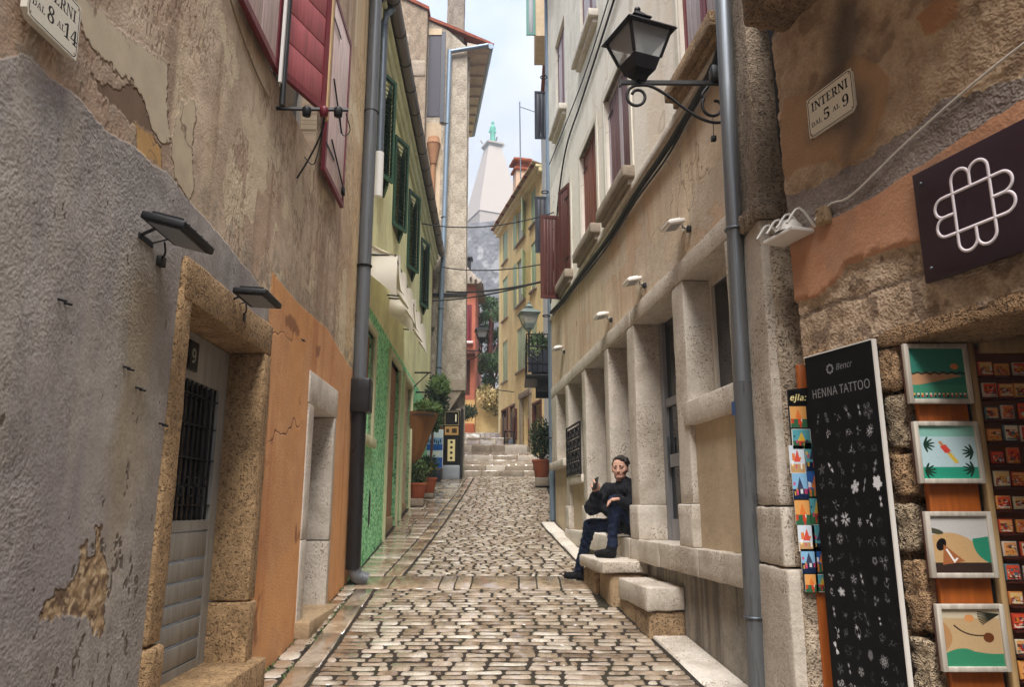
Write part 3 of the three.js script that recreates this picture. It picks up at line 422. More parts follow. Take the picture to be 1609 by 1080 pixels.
// a shutter leaf: frame, boards, hinge straps; s0 is the hinge side
function shutter(root, s0, s1, y0, y1, n, frameM, boardM, { boards = 4, horizontal = false, turn = 0, hinge = s0, louvre = 0, strap = true } = {}) {
  const T = g => turn ? turnY(g, turn, hinge, n) : g, w = 0.055, t = 0.035, [a, b] = s0 < s1 ? [s0, s1] : [s1, s0];
  const fr = part(root, 'shutter', [box(a, a + w, y0, y1, n - t, n), box(b - w, b, y0, y1, n - t, n), box(a + w, b - w, y0, y0 + w, n - t, n), box(a + w, b - w, y1 - w, y1, n - t, n)].map(T), frameM);
  if (louvre) for (let i = 0; i < louvre; i++) { const y = y0 + w + (i + 0.5) * (y1 - y0 - 2 * w) / louvre, g = new THREE.BoxGeometry(b - a - 2 * w, 0.008, 0.06); g.rotateX(0.7); g.translate((a + b) / 2, y, n - t / 2 + 0.004); part(root, 'slat', T(metreUV(g)), boardM, fr); }
  else for (const g of horizontal ? boardsH(a + w, b - w, y0 + w, y1 - w, n - 0.008, boards, 0.007, 0.02) : boardsV(a + w, b - w, y0 + w, y1 - w, n - 0.008, boards, 0.006, 0.02)) part(root, 'board', T(g), boardM, fr);
  if (strap) for (const y of [y0 + (y1 - y0) * 0.14, y0 + (y1 - y0) * 0.84]) part(root, 'hinge', T(box(Math.min(hinge, hinge + (s1 - s0) * 0.4), Math.max(hinge, hinge + (s1 - s0) * 0.4), y - 0.012, y + 0.012, n, n + 0.006)), M.iron, fr);
  return fr;
}
function windowIn(root, s0, s1, y0, y1, n, frameM, sillM, { sill = true, panes = 2, rows = 3, so = 0.12 } = {}) {
  const f = 0.06, b = [box(s0, s0 + f, y0, y1, n - 0.06, n), box(s1 - f, s1, y0, y1, n - 0.06, n), box(s0 + f, s1 - f, y1 - f, y1, n - 0.06, n), box(s0 + f, s1 - f, y0, y0 + f, n - 0.06, n)], iw = (s1 - s0 - 2 * f) / panes, ih = (y1 - y0 - 2 * f) / rows;
  for (let i = 1; i < panes; i++) b.push(box(s0 + f + i * iw - 0.025, s0 + f + i * iw + 0.025, y0 + f, y1 - f, n - 0.05, n - 0.004));
  for (let i = 0; i < panes; i++) for (let j = 1; j < rows; j++) b.push(box(s0 + f + i * iw + 0.025, s0 + f + (i + 1) * iw - 0.025, y0 + f + j * ih - 0.012, y0 + f + j * ih + 0.012, n - 0.045, n - 0.008));
  const w = part(root, 'window', b, frameM);
  for (let i = 0; i < panes; i++) for (let j = 0; j < rows; j++) part(root, 'pane', box(s0 + f + i * iw, s0 + f + (i + 1) * iw, y0 + f + j * ih, y0 + f + (j + 1) * ih, n - 0.04, n - 0.03), M.glass, w);
  if (sill) part(root, 'sill', rbox(s0 - so, s1 + so, y0 - 0.11, y0 - 0.005, -0.2, 0.11, 0.015, 0.006), sillM);
  return w;
}

const hA = thing('house', 'plastered house with grey roughcast base, orange base and flaking ochre upper wall', 'house', FL, 5, 0.3, 0);
{
  part(hA, 'wall', wall(-8, 8.68, -0.8, 8.9, [[3.62, 5.16, 0.2, 2.85], [6.43, 7.59, 0.3, 2.77], [4.76, 6.12, 4.66, 6.5], [2.5, 3.9, 4.66, 6.5]], 0.45), M_A);
  // grey door: stone surround
  const dr = part(hA, 'door_frame', [rbox(3.62, 3.775, 0.98, 2.69, -0.24, 0.02, 0.02, 0.02, 0.1, 1)], M.roughWarm);
  part(hA, 'jamb_stone', rbox(3.615, 3.78, 0.2, 0.97, -0.24, 0.04, 0.03, 0.02, 0.1, 2), M.roughWarm, dr); part(hA, 'jamb_stone', rbox(5.035, 5.18, 1.02, 2.645, -0.24, 0.03, 0.015, 0.015, 0.1, 3), M.roughWarm, dr); part(hA, 'jamb_stone', rbox(5.03, 5.185, 0.3, 1.01, -0.24, 0.04, 0.02, 0.015, 0.1, 4), M.roughWarm, dr);
  part(hA, 'lintel', rbox(3.64, 5.19, 2.65, 2.87, -0.24, 0.022, 0.014, 0.025, 0.1, 5), M.roughWarm, dr);
  part(hA, 'reveal', box(3.77, 5.04, 2.649, 2.66, -0.44, -0.02), M.roughWarm, dr); part(hA, 'threshold', rbox(3.7, 5.22, 0.36, 0.65, -0.3, 0.12, 0.02, 0.015, 0.12, 6), M.roughWarm, dr);
  const n = -0.22, d1 = part(hA, 'door', [box(3.78, 3.9, 0.65, 2.64, n - 0.05, n), box(4.92, 5.035, 0.65, 2.64, n - 0.05, n), box(3.9, 4.92, 2.36, 2.64, n - 0.05, n), box(3.9, 4.92, 1.47, 1.53, n - 0.05, n), box(3.9, 4.92, 0.65, 0.7, n - 0.05, n)], M.doorGrey);
  for (const [a, b] of [[0.7, 0.83], [0.83, 0.955], [0.955, 1.06], [1.06, 1.18], [1.18, 1.30], [1.30, 1.47]]) part(hA, 'panel', rbox(3.9, 4.92, a + 0.007, b - 0.007, n - 0.04, n - 0.002, 0.012, 0, 0.6), M.doorGrey, d1);
  part(hA, 'pane', box(3.9, 4.92, 1.53, 2.36, n - 0.06, n - 0.05), M.glass, d1);
  for (let i = 0; i < 13; i++) part(hA, 'grille_bar', bar([3.94 + i * 0.078, 1.53, n - 0.015], [3.94 + i * 0.078, 2.36, n - 0.015], 0.008), M.iron, d1);
  for (const y of [1.62, 1.9, 2.1, 2.28]) part(hA, 'grille_bar', flat([3.9, y, n - 0.012], [4.92, y, n - 0.012], 0.006, 0.02), M.iron, d1);
  for (let i = 0; i < 12; i++) part(hA, 'grille_ring', new THREE.TorusGeometry(0.028, 0.006, 6, 12).translate(3.98 + i * 0.078, i % 2 ? 1.76 : 1.70, n - 0.012), M.iron, d1);
  part(hA, 'handle', [rbox(3.825, 3.865, 1.52, 1.74, n, n + 0.012, 0.004), bar([3.845, 1.66, n], [3.845, 1.66, n + 0.06], 0.009), bar([3.845, 1.66, n + 0.055], [3.97, 1.655, n + 0.06], 0.010)], M.zinc, d1);
  part(hA, 'hinge', [0.9, 1.35, 1.95, 2.3].map(y => bar([3.775, y, n + 0.008], [3.775, y + 0.08, n + 0.008], 0.011)), M.zinc, d1);
  // white stone framed door
  const w2 = part(hA, 'door_frame', rbox(6.40, 7.62, 2.5, 2.78, -0.3, 0.012, 0.012, 0.006, 0.15, 7), M.stonePale);
  for (const [a, b, c, d, m] of [[6.42, 6.61, 1.35, 2.495, M.stonePale], [6.42, 6.61, 0.3, 1.34, M.stonePale], [7.505, 7.60, 1.3, 2.495, M.stone], [7.505, 7.60, 0.4, 1.29, M.stone]]) part(hA, 'jamb_stone', rbox(a, b, c, d, -0.32, 0.010, 0.008, 0.008, 0.14, a + c), m, w2);
  part(hA, 'threshold', rbox(6.4, 7.6, 0.56, 0.7, -0.3, 0.12, 0.015, 0.01, 0.14, 8), M.stoneWarm, w2);
  const d2 = part(hA, 'door', [box(6.62, 6.72, 0.7, 2.5, -0.36, -0.31), box(7.41, 7.5, 0.7, 2.5, -0.36, -0.31), box(6.72, 7.41, 2.4, 2.5, -0.36, -0.31)], M.greyPaint); part(hA, 'panel', box(6.72, 7.41, 0.7, 2.4, -0.35, -0.33), M.greyPaint, d2); part(hA, 'reveal', box(6.615, 7.505, 2.49, 2.51, -0.44, -0.3), M.stone, w2);
  // upper windows and shutters
  windowIn(hA, 4.76, 6.12, 4.66, 6.5, -0.14, M.whitePaint, M.stone, { sill: false }); windowIn(hA, 2.5, 3.9, 4.66, 6.5, -0.14, M.whitePaint, M.stone, { sill: false });
  shutter(hA, 3.93, 4.70, 4.6, 6.5, 0.075, M.maroon, M.pink, { boards: 2 });
  shutter(hA, 4.74, 5.36, 4.64, 6.5, 0.05, M.maroon, M.rose, { boards: 7, horizontal: true, turn: -0.36, hinge: 4.74, strap: false });
  shutter(hA, 6.16, 7.04, 4.56, 6.42, 0.085, M.maroon, M.pink, { boards: 1 });
  part(hA, 'shutter_stay', [bar([6.3, 5.55, 0.09], [6.7, 5.2, 0.10], 0.008), bar([6.35, 4.95, 0.09], [6.9, 4.72, 0.1], 0.008), rbox(6.92, 6.97, 4.66, 4.74, 0.08, 0.11, 0.005)], M.iron); part(hA, 'window_post', box(5.33, 5.38, 4.6, 6.5, 0.25, 0.28), M.paleWood);
  part(hA, 'roof_eave', box(-8, 8.7, 8.9, 9.0, -3, 0.25), M.tile);
  for (const [s, y, r] of [[2.62, 2.35, 0.016], [3.15, 2.2, 0.016], [3.28, 2.13, 0.012], [3.55, 2.0, 0.014], [6.05, 2.98, 0.02]]) part(hA, 'wall_hook', [bar([s, y, -0.01], [s + 0.005, y - 0.01, 0.03], 0.005), bar([s + 0.04, y - 0.004, -0.01], [s + 0.045, y - 0.012, 0.028], 0.005)], M.iron);
}
// ---------------------------------------------------------------- left: light green house
const hB = thing('house', 'pale green house with thick green stipple on its ground floor and dark green shutters', 'house', FL, 13, 1.2, 0);
{
  part(hB, 'wall', wall(8.7, 19.15, 0.3, 4.17, [[8.95, 9.85, 2.5, 3.86], [11.38, 12.72, 0.9, 3.92], [13.35, 14.7, 1.2, 3.96]], 0.4), M_B);
  part(hB, 'upper_wall', wall(8.7, 19.15, 4.17, 8.4, [[9.2, 10.1, 6.0, 7.55], [11.1, 12.0, 6.0, 7.55], [13.2, 14.2, 6.0, 7.55], [15.8, 16.8, 6.0, 7.55]], 0.4), M.lime);
  const wn = part(hB, 'window_frame', [rbox(8.86, 8.95, 2.45, 3.95, -0.05, 0.035, 0.01), rbox(9.85, 9.95, 2.45, 3.95, -0.05, 0.035, 0.01), rbox(8.86, 9.95, 3.86, 3.96, -0.05, 0.04, 0.01), rbox(8.84, 9.97, 2.38, 2.5, -0.05, 0.07, 0.01)], M.limeDark);
  part(hB, 'pane', box(8.95, 9.85, 2.5, 3.86, -0.16, -0.14), M.glass, wn); part(hB, 'blind', box(8.95, 9.85, 2.5, 3.86, -0.1, -0.06), M.brownWall, wn);
  for (const [a, b, y0, m] of [[11.38, 12.72, 1.12, M.brownDoor], [13.35, 14.7, 1.35, M.beige]]) {
    const f = part(hB, 'door_frame', [rbox(a - 0.1, a, y0 - 0.1, 3.95, -0.1, 0.04, 0.012), rbox(b, b + 0.1, y0 - 0.1, 3.95, -0.1, 0.04, 0.012), rbox(a - 0.1, b + 0.1, 3.92, 4.04, -0.1, 0.045, 0.012)], M.limeDark);
    part(hB, 'door', [box(a, b, y0 + 0.35, 3.92, -0.1, -0.06)], m, f); part(hB, 'plinth', rbox(a, b, y0 - 0.3, y0 + 0.35, -0.12, -0.03, 0.015, 0.01), M.stoneWarm, f); for (const y of [2.4, 3.4]) part(hB, 'rail', rbox(a + 0.1, b - 0.1, y, y + 0.08, -0.065, -0.05, 0.008), m, f);
  }
  part(hB, 'vent', lathe([[0.001, 0.015], [0.055, 0.012], [0.07, 0]], 16).rotateX(Math.PI / 2).scale(0.75, 3.6, 1).translate(9.98, 1.6, 0.0), M.black);
  for (const [a, b, o] of [[9.2, 10.1, 0.45], [11.1, 12.0, 0.4], [13.2, 14.2, 0.35], [15.8, 16.8, 0.3]]) {
    windowIn(hB, a, b, 6.0, 7.55, -0.16, M.whitePaint, M.stone, { sill: false });
    shutter(hB, a, (a + b) / 2, 6.0, 7.55, 0.02, M.greenWood, M.greenWood, { louvre: 20, turn: -o, hinge: a, strap: false }); shutter(hB, b, (a + b) / 2, 6.0, 7.55, 0.02, M.greenWood, M.greenWood, { louvre: 20, turn: o * 0.6, hinge: b, strap: false });
  }
  part(hB, 'cornice', [rbox(8.7, 19.15, 7.86, 7.98, -0.05, 0.06, 0.02), rbox(8.7, 19.15, 7.98, 8.16, -0.05, 0.11, 0.04), rbox(8.7, 19.15, 8.16, 8.26, -0.05, 0.16, 0.02)], M.limeDark);
  const rf = part(hB, 'roof', [slab([[8.6, 0], [19.15, 0], [19.15, 0.08], [8.6, 0.08]], 0, 3.2).rotateX(-0.34 + Math.PI).translate(0, 8.42, 0.14)], M.tile);
  const gp = [[8.45, 8.30, 0.24], [19.1, 8.30, 0.24]]; part(hB, 'gutter', new THREE.CylinderGeometry(0.085, 0.085, 10.7, 16, 1, true, -Math.PI / 2, Math.PI).rotateZ(Math.PI / 2).rotateX(-Math.PI / 2).translate(13.8, 8.32, 0.24), new THREE.MeshStandardMaterial({ color: 0x6e645c, roughness: 0.6, metalness: 0.3, side: THREE.DoubleSide }), rf);
  part(hB, 'gutter_body', bar([8.45, 8.3, 0.24], [19.1, 8.3, 0.24], 0.082, 14), M.gutter, rf);
  for (let s = 8.8; s < 19; s += 0.72) part(hB, 'gutter_band', new THREE.TorusGeometry(0.086, 0.008, 6, 16).rotateY(Math.PI / 2).translate(s, 8.3, 0.24), M.pipeDark, rf);
}
// ---------------------------------------------------------------- the tall stone house that juts into the alley, and the gable behind it
const hC = thing('house', 'tall narrow grey plastered house jutting into the alley on a stone corbel', 'house', FC, -1.8, 2.4, 0);
{
  const up = slab([[-2.44, 4.9], [-1.22, 4.9], [-1.30, 14.72], [-1.9, 15.3], [-2.44, 15.6]], -0.5, 0);
  const CW = skin_(T_ROUGH, 0xccc8c0, 0.95, 0.02); part(hC, 'wall', up, CW); part(hC, 'lower_wall', [box(-2.44, -1.95, 2.0, 4.9, -0.5, -0.03)], M.brownWall);
  part(hC, 'side_wall', box(0, 6, 2.0, 14.6, -0.3, 0).rotateY(Math.PI / 2 + 0.14).translate(-1.24, 0, -0.3), CW);
  part(hC, 'corbel', [slab([[-2.3, 4.62], [-1.22, 4.62], [-1.22, 4.9], [-2.44, 4.9]], -0.45, 0.03), slab([[-1.95, 4.1], [-1.62, 4.1], [-1.3, 4.62], [-2.1, 4.62]], -0.42, 0.0)], M.stoneGrey);
  part(hC, 'entrance', box(-1.95, -1.4, 2.0, 4.1, -0.5, -0.35), M.brownWall); part(hC, 'corner_stone', rbox(-1.46, -1.34, 2.2, 4.15, -0.42, -0.06, 0.02, 0.015), M.stoneGrey);
  part(hC, 'band', box(-2.42, -1.2, 7.18, 7.26, 0, 0.03), M.iron);
  part(hC, 'meter_box', rbox(-2.3, -2.05, 6.3, 6.9, 0, 0.08, 0.01), M.cement);
  const sh = part(hC, 'tall_window', box(-2.42, -2.06, 12.5, 15.1, 0, 0.02), std(0x1c1428, 0.6)); part(hC, 'shutter', box(-2.05, -1.93, 12.3, 15.2, 0, 0.05), M.navy, sh); part(hC, 'window_head', box(-2.43, -2.05, 15.1, 15.3, 0, 0.04), M.beige, sh);
  part(hC, 'flue', [bar([-2.2, 6.4, 0.06], [-2.2, 11.0, 0.06], 0.07), bar([-2.2, 11.0, 0.06], [-2.2, 11.6, 0.06], 0.09, 10, 0.19), bar([-2.2, 11.6, 0.06], [-2.2, 11.8, 0.06], 0.2, 10, 0.16)], M.brownWall);
  part(hC, 'upper_plaster', box(-2.42, -2.0, 8.4, 12.3, 0, 0.012), skin_(T_PLASTER, 0xbca88e, 0.95, 0.01));
  // roof: verge over the gable, eave running back along the alley
  const lean = g => { const p = g.attributes.position; for (let i = 0; i < p.count; i++) p.setX(i, p.getX(i) + 0.152 * Math.min(p.getZ(i), 0)); return g; };
  const e = part(hC, 'roof', lean(slab([[-2.6, 15.68], [-1.88, 15.36], [-0.62, 14.78], [-0.62, 14.86], [-1.88, 15.46], [-2.6, 15.78]], -5.2, 0.06)), M.tile);
  for (let i = 0; i < 22; i++) part(hC, 'eave_tile', new THREE.CylinderGeometry(0.085, 0.075, 0.5, 8, 1, false, 0, Math.PI).rotateZ(Math.PI / 2 - 0.44).translate(-0.78 - 0.0357 * i, 14.9, -0.05 - i * 0.235), M.tile, e);
  part(hC, 'soffit', lean(slab([[-1.3, 14.62], [-0.66, 14.62], [-0.66, 14.7], [-1.3, 14.85]], -5.2, 0.03)), M.tan, e);
  for (let i = 0; i < 9; i++) part(hC, 'rafter', lean(box(-1.28, -0.68, 14.55, 14.62, -0.2 - i * 0.58, -0.12 - i * 0.58)), M.tan, e);
  part(hC, 'gutter', [bar([-0.62, 14.72, 0.06], [-1.41, 14.72, -5.2], 0.09, 12)], M.pipeBlue, e);
  part(hC, 'chimney', rbox(-1.92, -1.42, 15.0, 17.6, -0.55, -0.12, 0.02, 0.02), M.greyWall, e);
}
{
  const p = thing('downpipe', 'long blue grey downpipe on the jutting stone house, crossing below its eave', 'downpipe', FC, -1.85, 2.8, 0.1);
  part(p, 'pipe', [bar([-1.80, 14.55, 0.1], [-1.86, 9, 0.1], 0.065, 12), bar([-1.86, 9, 0.1], [-1.93, 4.2, 0.1], 0.065, 12)], M.pipeBlue); part(p, 'cross_pipe', [bar([-1.80, 14.5, 0.1], [-0.68, 14.72, 0.1], 0.06, 12)], M.pipeBlue);
  for (const y of [12.2, 9.4, 6.8, 5.2]) part(p, 'clamp', new THREE.TorusGeometry(0.07, 0.012, 6, 14).rotateX(Math.PI / 2).translate(-1.83 - (14.5 - y) * 0.009, y, 0.1), M.iron);
}
const hC2 = thing('house', 'bare grey stone gable wall rising above the green house roof', 'house', FC, -3.6, 2.4, 0.3);
part(hC2, 'wall', slab([[-6.2, 2], [-2.45, 2], [-2.45, 15.72], [-3.4, 16.25], [-4.4, 16.7], [-6.2, 16.4]], -0.4, 0.28), M.roughGrey); part(hC2, 'verge', [slab([[-6.3, 16.4], [-4.4, 16.7], [-3.4, 16.25], [-2.4, 15.72], [-2.4, 15.82], [-3.4, 16.36], [-4.4, 16.82], [-6.3, 16.5]], -0.5, 0.34)], M.tile);
for (const [a, b, c, d] of [[-2.9, -2.47, 13.6, 14.1], [-3.3, -2.95, 12.4, 12.75], [-2.85, -2.5, 11.0, 11.35], [-3.2, -2.8, 10.1, 10.4], [-2.75, -2.47, 9.2, 9.5], [-3.3, -2.95, 14.6, 14.95]]) part(hC2, 'wall_stone', rbox(a, b, c, d, 0.2, 0.3, 0.03, 0.02, 0.1, a * 3 + c), M.stoneGrey);
// ---------------------------------------------------------------- the alley's far end on the left: red house, ochre wall
const hD = thing('house', 'bright red house with dark red shutters and a pale roof beyond the stone house', 'house', FW, -2.6, 4.2, -30);
{
  part(hD, 'wall', wall(-5, -1.52, 5.9, 10.75, [[-2.0, -1.68, 8.35, 9.9], [-2.2, -1.72, 6.1, 7.6]], 0.4).translate(0, 0, -30), M.red); part(hD, 'lower_wall', wall(-5, -1.5, 3.6, 5.9, [[-2.35, -1.9, 4.1, 5.6]], 0.4).translate(0, 0, -30), M.ochre);
  part(hD, 'doorway', box(-2.35, -1.9, 4.1, 5.6, -30.3, -30.25), std(0x6a1f1c, 0.6)); part(hD, 'side_wall', box(-1.9, -1.51, 3.6, 10.75, -36, -30.41), M.red);
  const e = part(hD, 'roof', slab([[-5.2, 10.75], [-1.2, 10.75], [-1.9, 11.5], [-5.2, 11.9]], -33, -29.7), skin_(T_ROUGH, 0xd8d4d0, 0.9, 0.02)); part(hD, 'chimney', [rbox(-2.02, -1.75, 11.3, 11.95, -30.4, -30.1, 0.02), rbox(-2.1, -1.67, 11.95, 12.05, -30.5, -30.02, 0.02)], M.iron, e);
  for (let i = 0; i < 7; i++) part(hD, 'roof_tile', new THREE.CylinderGeometry(0.09, 0.09, 0.8, 8, 1, false, 0, Math.PI).rotateX(Math.PI / 2).translate(-1.35 - i * 0.2, 10.78 + i * 0.1, -29.75), M.spire, e);
  shutter(hD, -2.0, -1.84, 8.35, 9.9, -29.95, M.maroon, M.maroon, { boards: 2, strap: false }); shutter(hD, -1.68, -1.84, 8.35, 9.9, -29.95, M.maroon, M.maroon, { boards: 2, strap: false }); part(hD, 'window', [box(-2.2, -1.72, 6.1, 7.6, -30.2, -30.15)], M.brown); part(hD, 'canopy', slab([[-2.35, 7.7], [-1.5, 7.7], [-1.5, 7.85], [-2.35, 7.9]], -30, -29.4), M.brown);
  part(hD, 'sill', rbox(-2.1, -1.6, 8.22, 8.33, -30.05, -29.85, 0.02), M.pink);
}
const hE = single('garden_wall', 'ochre garden wall below the green tree at the top of the steps', 'wall', FW, -0.9, 4, -30.6, wall(-1.5, 2.5, 3.6, 6.45, [], 0.4).translate(0, 0, -30.6), M.yellow);

// ---------------------------------------------------------------- right: the long beige and cream house
const hG = thing('house', 'long beige house with stone shop piers, cream upper floors and closed brown shutters', 'house', FR, sR(9), 0.8, 0);
{
  const W1 = [[4.96, 5.86], [7.5, 8.66], [9.16, 10.24], [11.05, 11.92]], W2 = [[8.95, 10.05], [11.35, 12.3], [6.4, 7.5]], OP = [[5.12, 6.03, 2.45], [6.33, 7.58, 1.3], [7.88, 8.75, 1.3], [8.97, 10.1, 1.3], [10.35, 11.4, 2.06], [11.65, 12.5, 2.36]];
  const hole = ([a, b], y0, y1) => [sR(b), sR(a), y0, y1];
  part(hG, 'wall', wall(sR(13.1), sR(4.62), 3.66, 7.4, W1.map(w => hole(w, 5.22, 6.7)), 0.4), M_G);
  part(hG, 'upper_wall', wall(sR(13.1), sR(4.62), 7.4, 11.9, W2.map(w => hole(w, 8.22, 9.95)), 0.4), M.cream);
  part(hG, 'plinth', [box(sR(13.08), sR(4.8), -0.4, 1.1, -0.4, -0.03)], M_G);
  part(hG, 'end_wall', box(sR(13.1), sR(12.7), 0.5, 11.9, -3, -0.4), M.cream);
  part(hG, 'string_course', rbox(sR(13.1), sR(4.62), 4.93, 5.02, -0.05, 0.03, 0.01), M.stonePale);
  // lintel beam, in blocks
  for (const [a, b] of [[4.62, 6.2], [6.2, 7.7], [7.7, 9.9], [9.9, 11.5], [11.5, 13.05]]) part(hG, 'lintel', rbox(sR(b) + 0.003, sR(a) - 0.003, 3.49, 3.665, -0.4, 0.03, 0.008, 0.01, 0.15, a), M.stone);
  // piers with base blocks
  const P = [[4.62, 5.11, 2.45, 0], [6.035, 6.325, 1.3, 1], [7.585, 7.875, 1.3, 1], [8.755, 8.965, 1.3, 1], [10.105, 10.345, 1.3, 1], [11.405, 11.645, 1.3, 1], [12.505, 13.05, 2.36, 0]];
  for (const [a, b, y, base] of P) { const q = part(hG, 'pier', rbox(sR(b), sR(a), y + (base ? 0.34 : 0), 3.485, -0.38, 0.025, 0.009, 0.012, 0.1, a * 2), a < 6.2 && a > 6 ? M.stonePale : M.stone); if (base) part(hG, 'pier_base', rbox(sR(b) - 0.02, sR(a) + 0.02, y, y + 0.335, -0.38, 0.05, 0.016, 0.014, 0.08, a * 3), M.stonePale, q); }
  // infill below the two windows and their sills
  part(hG, 'panel', box(sR(6.03), sR(4.66), 1.3, 2.26, -0.35, -0.02), M.beige); part(hG, 'sill', rbox(sR(6.12), sR(4.8), 2.26, 2.45, -0.38, 0.045, 0.015, 0.01, 0.14, 3), M.stonePale);
  part(hG, 'panel', box(sR(11.4), sR(10.35), 1.2, 1.95, -0.35, -0.03), M.beige); part(hG, 'sill', rbox(sR(11.42), sR(10.33), 1.95, 2.06, -0.38, 0.06, 0.015, 0.008, 0.14, 4), M.stonePale); part(hG, 'panel', box(sR(13.05), sR(11.66), 0.8, 2.24, -0.35, -0.03), M.beige); part(hG, 'sill', rbox(sR(13.0), sR(11.62), 2.24, 2.36, -0.38, 0.08, 0.02, 0.01, 0.14, 5), M.stone);
  for (const [a, b] of [[4.8, 5.9], [5.9, 6.9], [6.9, 7.9], [7.9, 8.9], [8.9, 10.3], [10.3, 11.7]]) part(hG, 'ledge', rbox(sR(b) + 0.003, sR(a) - 0.003, 1.09, 1.3, -0.36, 0.06, 0.012, 0.016, 0.07, a), a > 7 ? M.stonePale : M.stone);
  // shop window and doors set back in the openings
  windowIn(hG, sR(6.03), sR(5.12), 2.45, 3.49, -0.2, M.whitePaint, M.stone, { sill: false, panes: 2, rows: 1 }); part(hG, 'curtain', box(sR(6.0), sR(5.1), 2.45, 3.49, -0.33, -0.3), std(0x6a5a48, 0.9));
  for (const [a, b, y] of OP.slice(1)) {
    const d = y < 1.5 ? part(hG, 'door', [box(sR(b), sR(b) + 0.1, y, 3.49, -0.3, -0.24), box(sR(a) - 0.1, sR(a), y, 3.49, -0.3, -0.24), box(sR(b) + 0.1, sR(a) - 0.1, y, y + 0.2, -0.3, -0.25), box(sR(b) + 0.1, sR(a) - 0.1, 2.0, 2.12, -0.3, -0.25), box(sR(b) + 0.1, sR(a) - 0.1, 2.6, 2.68, -0.3, -0.25)], M.greyPaint) : null;
    if (d) { part(hG, 'pane', box(sR(b) + 0.1, sR(a) - 0.1, y + 0.2, 2.0, -0.29, -0.28), M.glass, d); part(hG, 'pane', box(sR(b) + 0.1, sR(a) - 0.1, 2.12, 2.6, -0.29, -0.28), M.glass, d); part(hG, 'pane', box(sR(b) + 0.1, sR(a) - 0.1, 2.68, 3.49, -0.29, -0.28), M.glass, d); part(hG, 'handle', [bar([sR(b) + 0.15, 2.0, -0.24], [sR(b) + 0.15, 2.3, -0.24], 0.012)], M.zinc, d); }
    else windowIn(hG, sR(b), sR(a), y, 3.49, -0.24, M.whitePaint, M.stone, { sill: false, panes: 2, rows: 2 });
    part(hG, 'soffit', box(sR(b), sR(a), 3.485, 3.49, -0.38, 0.0), M.stone);
  }
  part(hG, 'light_block', box(sR(13.0), sR(4.7), 0.6, 11.8, -0.9, -0.8), M.tan);  // added sheet behind the facade, there only to block light
  // first floor: closed shutters deep in their reveals
  const cm = [[M.maroon, M.lavender], [M.lavender, M.mauve], [M.redBrown, M.redBrown], [M.brown, M.brown]];
  W1.forEach(([a, b], i) => {
    const s0 = sR(b), s1 = sR(a), m = (s0 + s1) / 2;
    if (i < 3) { shutter(hG, s0, m - 0.004, 5.22, 6.7, -0.05, cm[i][0], cm[i][1], { boards: 3 }); shutter(hG, s1, m + 0.004, 5.22, 6.7, -0.05, cm[i][0], cm[i][1], { boards: 3, hinge: s1 }); }
    else { windowIn(hG, s0, s1, 5.22, 6.7, -0.14, M.whitePaint, M.stone, { sill: false }); shutter(hG, s0, s0 + 0.34, 4.99, 6.45, 0.035, M.brown, M.brown, { boards: 4, turn: -1.45, hinge: s0 }); shutter(hG, s1, s1 - 0.40, 5.24, 6.68, 0.035, M.brown, M.brown, { boards: 4, turn: 0.25, hinge: s1 }); }
    part(hG, 'sill', [rbox(s0 - 0.1, s1 + 0.1, 5.08, 5.21, -0.2, 0.13, 0.015, 0.012, 0.12, i + 1), rbox(s0 - 0.05, s1 + 0.05, 5.0, 5.08, -0.1, 0.07, 0.012, 0.008, 0.12, i)], i === 0 ? M.stoneDark : M.stoneGrey);
    part(hG, 'window_surround', [box(s0 - 0.09, s0, 5.215, 6.8, -0.01, 0.015), box(s1, s1 + 0.09, 5.215, 6.8, -0.01, 0.015), box(s0 - 0.09, s1 + 0.09, 6.7, 6.8, -0.01, 0.016)], M.cream);
  });
  W2.forEach(([a, b], i) => { const s0 = sR(b), s1 = sR(a), m = (s0 + s1) / 2; shutter(hG, s0, m - 0.004, 8.22, 9.95, -0.05, M.mauve, M.lavender, { boards: 3 }); shutter(hG, s1, m + 0.004, 8.22, 9.95, -0.05, M.mauve, M.lavender, { boards: 3, hinge: s1 }); part(hG, 'sill', [rbox(s0 - 0.1, s1 + 0.1, 8.1, 8.21, -0.2, 0.13, 0.015, 0.01), rbox(s0 - 0.05, s1 + 0.05, 8.03, 8.1, -0.1, 0.07, 0.012)], M.stonePale); });
  part(hG, 'roof_eave', box(sR(13.3), sR(4.4), 11.9, 12.0, -3.2, 0.35), M.tile);
}
// entrance steps of the beige house
{
  const e = thing('entrance_steps', 'two worn limestone entrance steps below the seated man', 'steps', FR, sR(7.6), 0.7, 0.15);
  part(e, 'step_slab', rbox(sR(7.46), sR(6.5), 0.77, 0.96, -0.03, 0.30, 0.02, 0.02, 0.09, 1), M.stone); part(e, 'base_stone', rbox(sR(7.0), sR(6.52), 0.3, 0.765, -0.03, 0.285, 0.03, 0.03, 0.1, 2), M.stoneDark); part(e, 'base_stone', rbox(sR(7.55), sR(7.01), 0.4, 0.765, -0.03, 0.275, 0.03, 0.03, 0.1, 3), M.stoneWarm, e);
  part(e, 'step_slab', rbox(sR(8.72), sR(7.56), 0.98, 1.1, -0.03, 0.43, 0.025, 0.03, 0.09, 4), M.stone); part(e, 'base_stone', rbox(sR(8.1), sR(7.6), 0.5, 0.975, -0.03, 0.34, 0.05, 0.04, 0.1, 5), M.stoneWarm); part(e, 'base_stone', rbox(sR(8.75), sR(8.11), 0.5, 0.975, -0.03, 0.38, 0.05, 0.04, 0.1, 6), M.stoneDark);
}
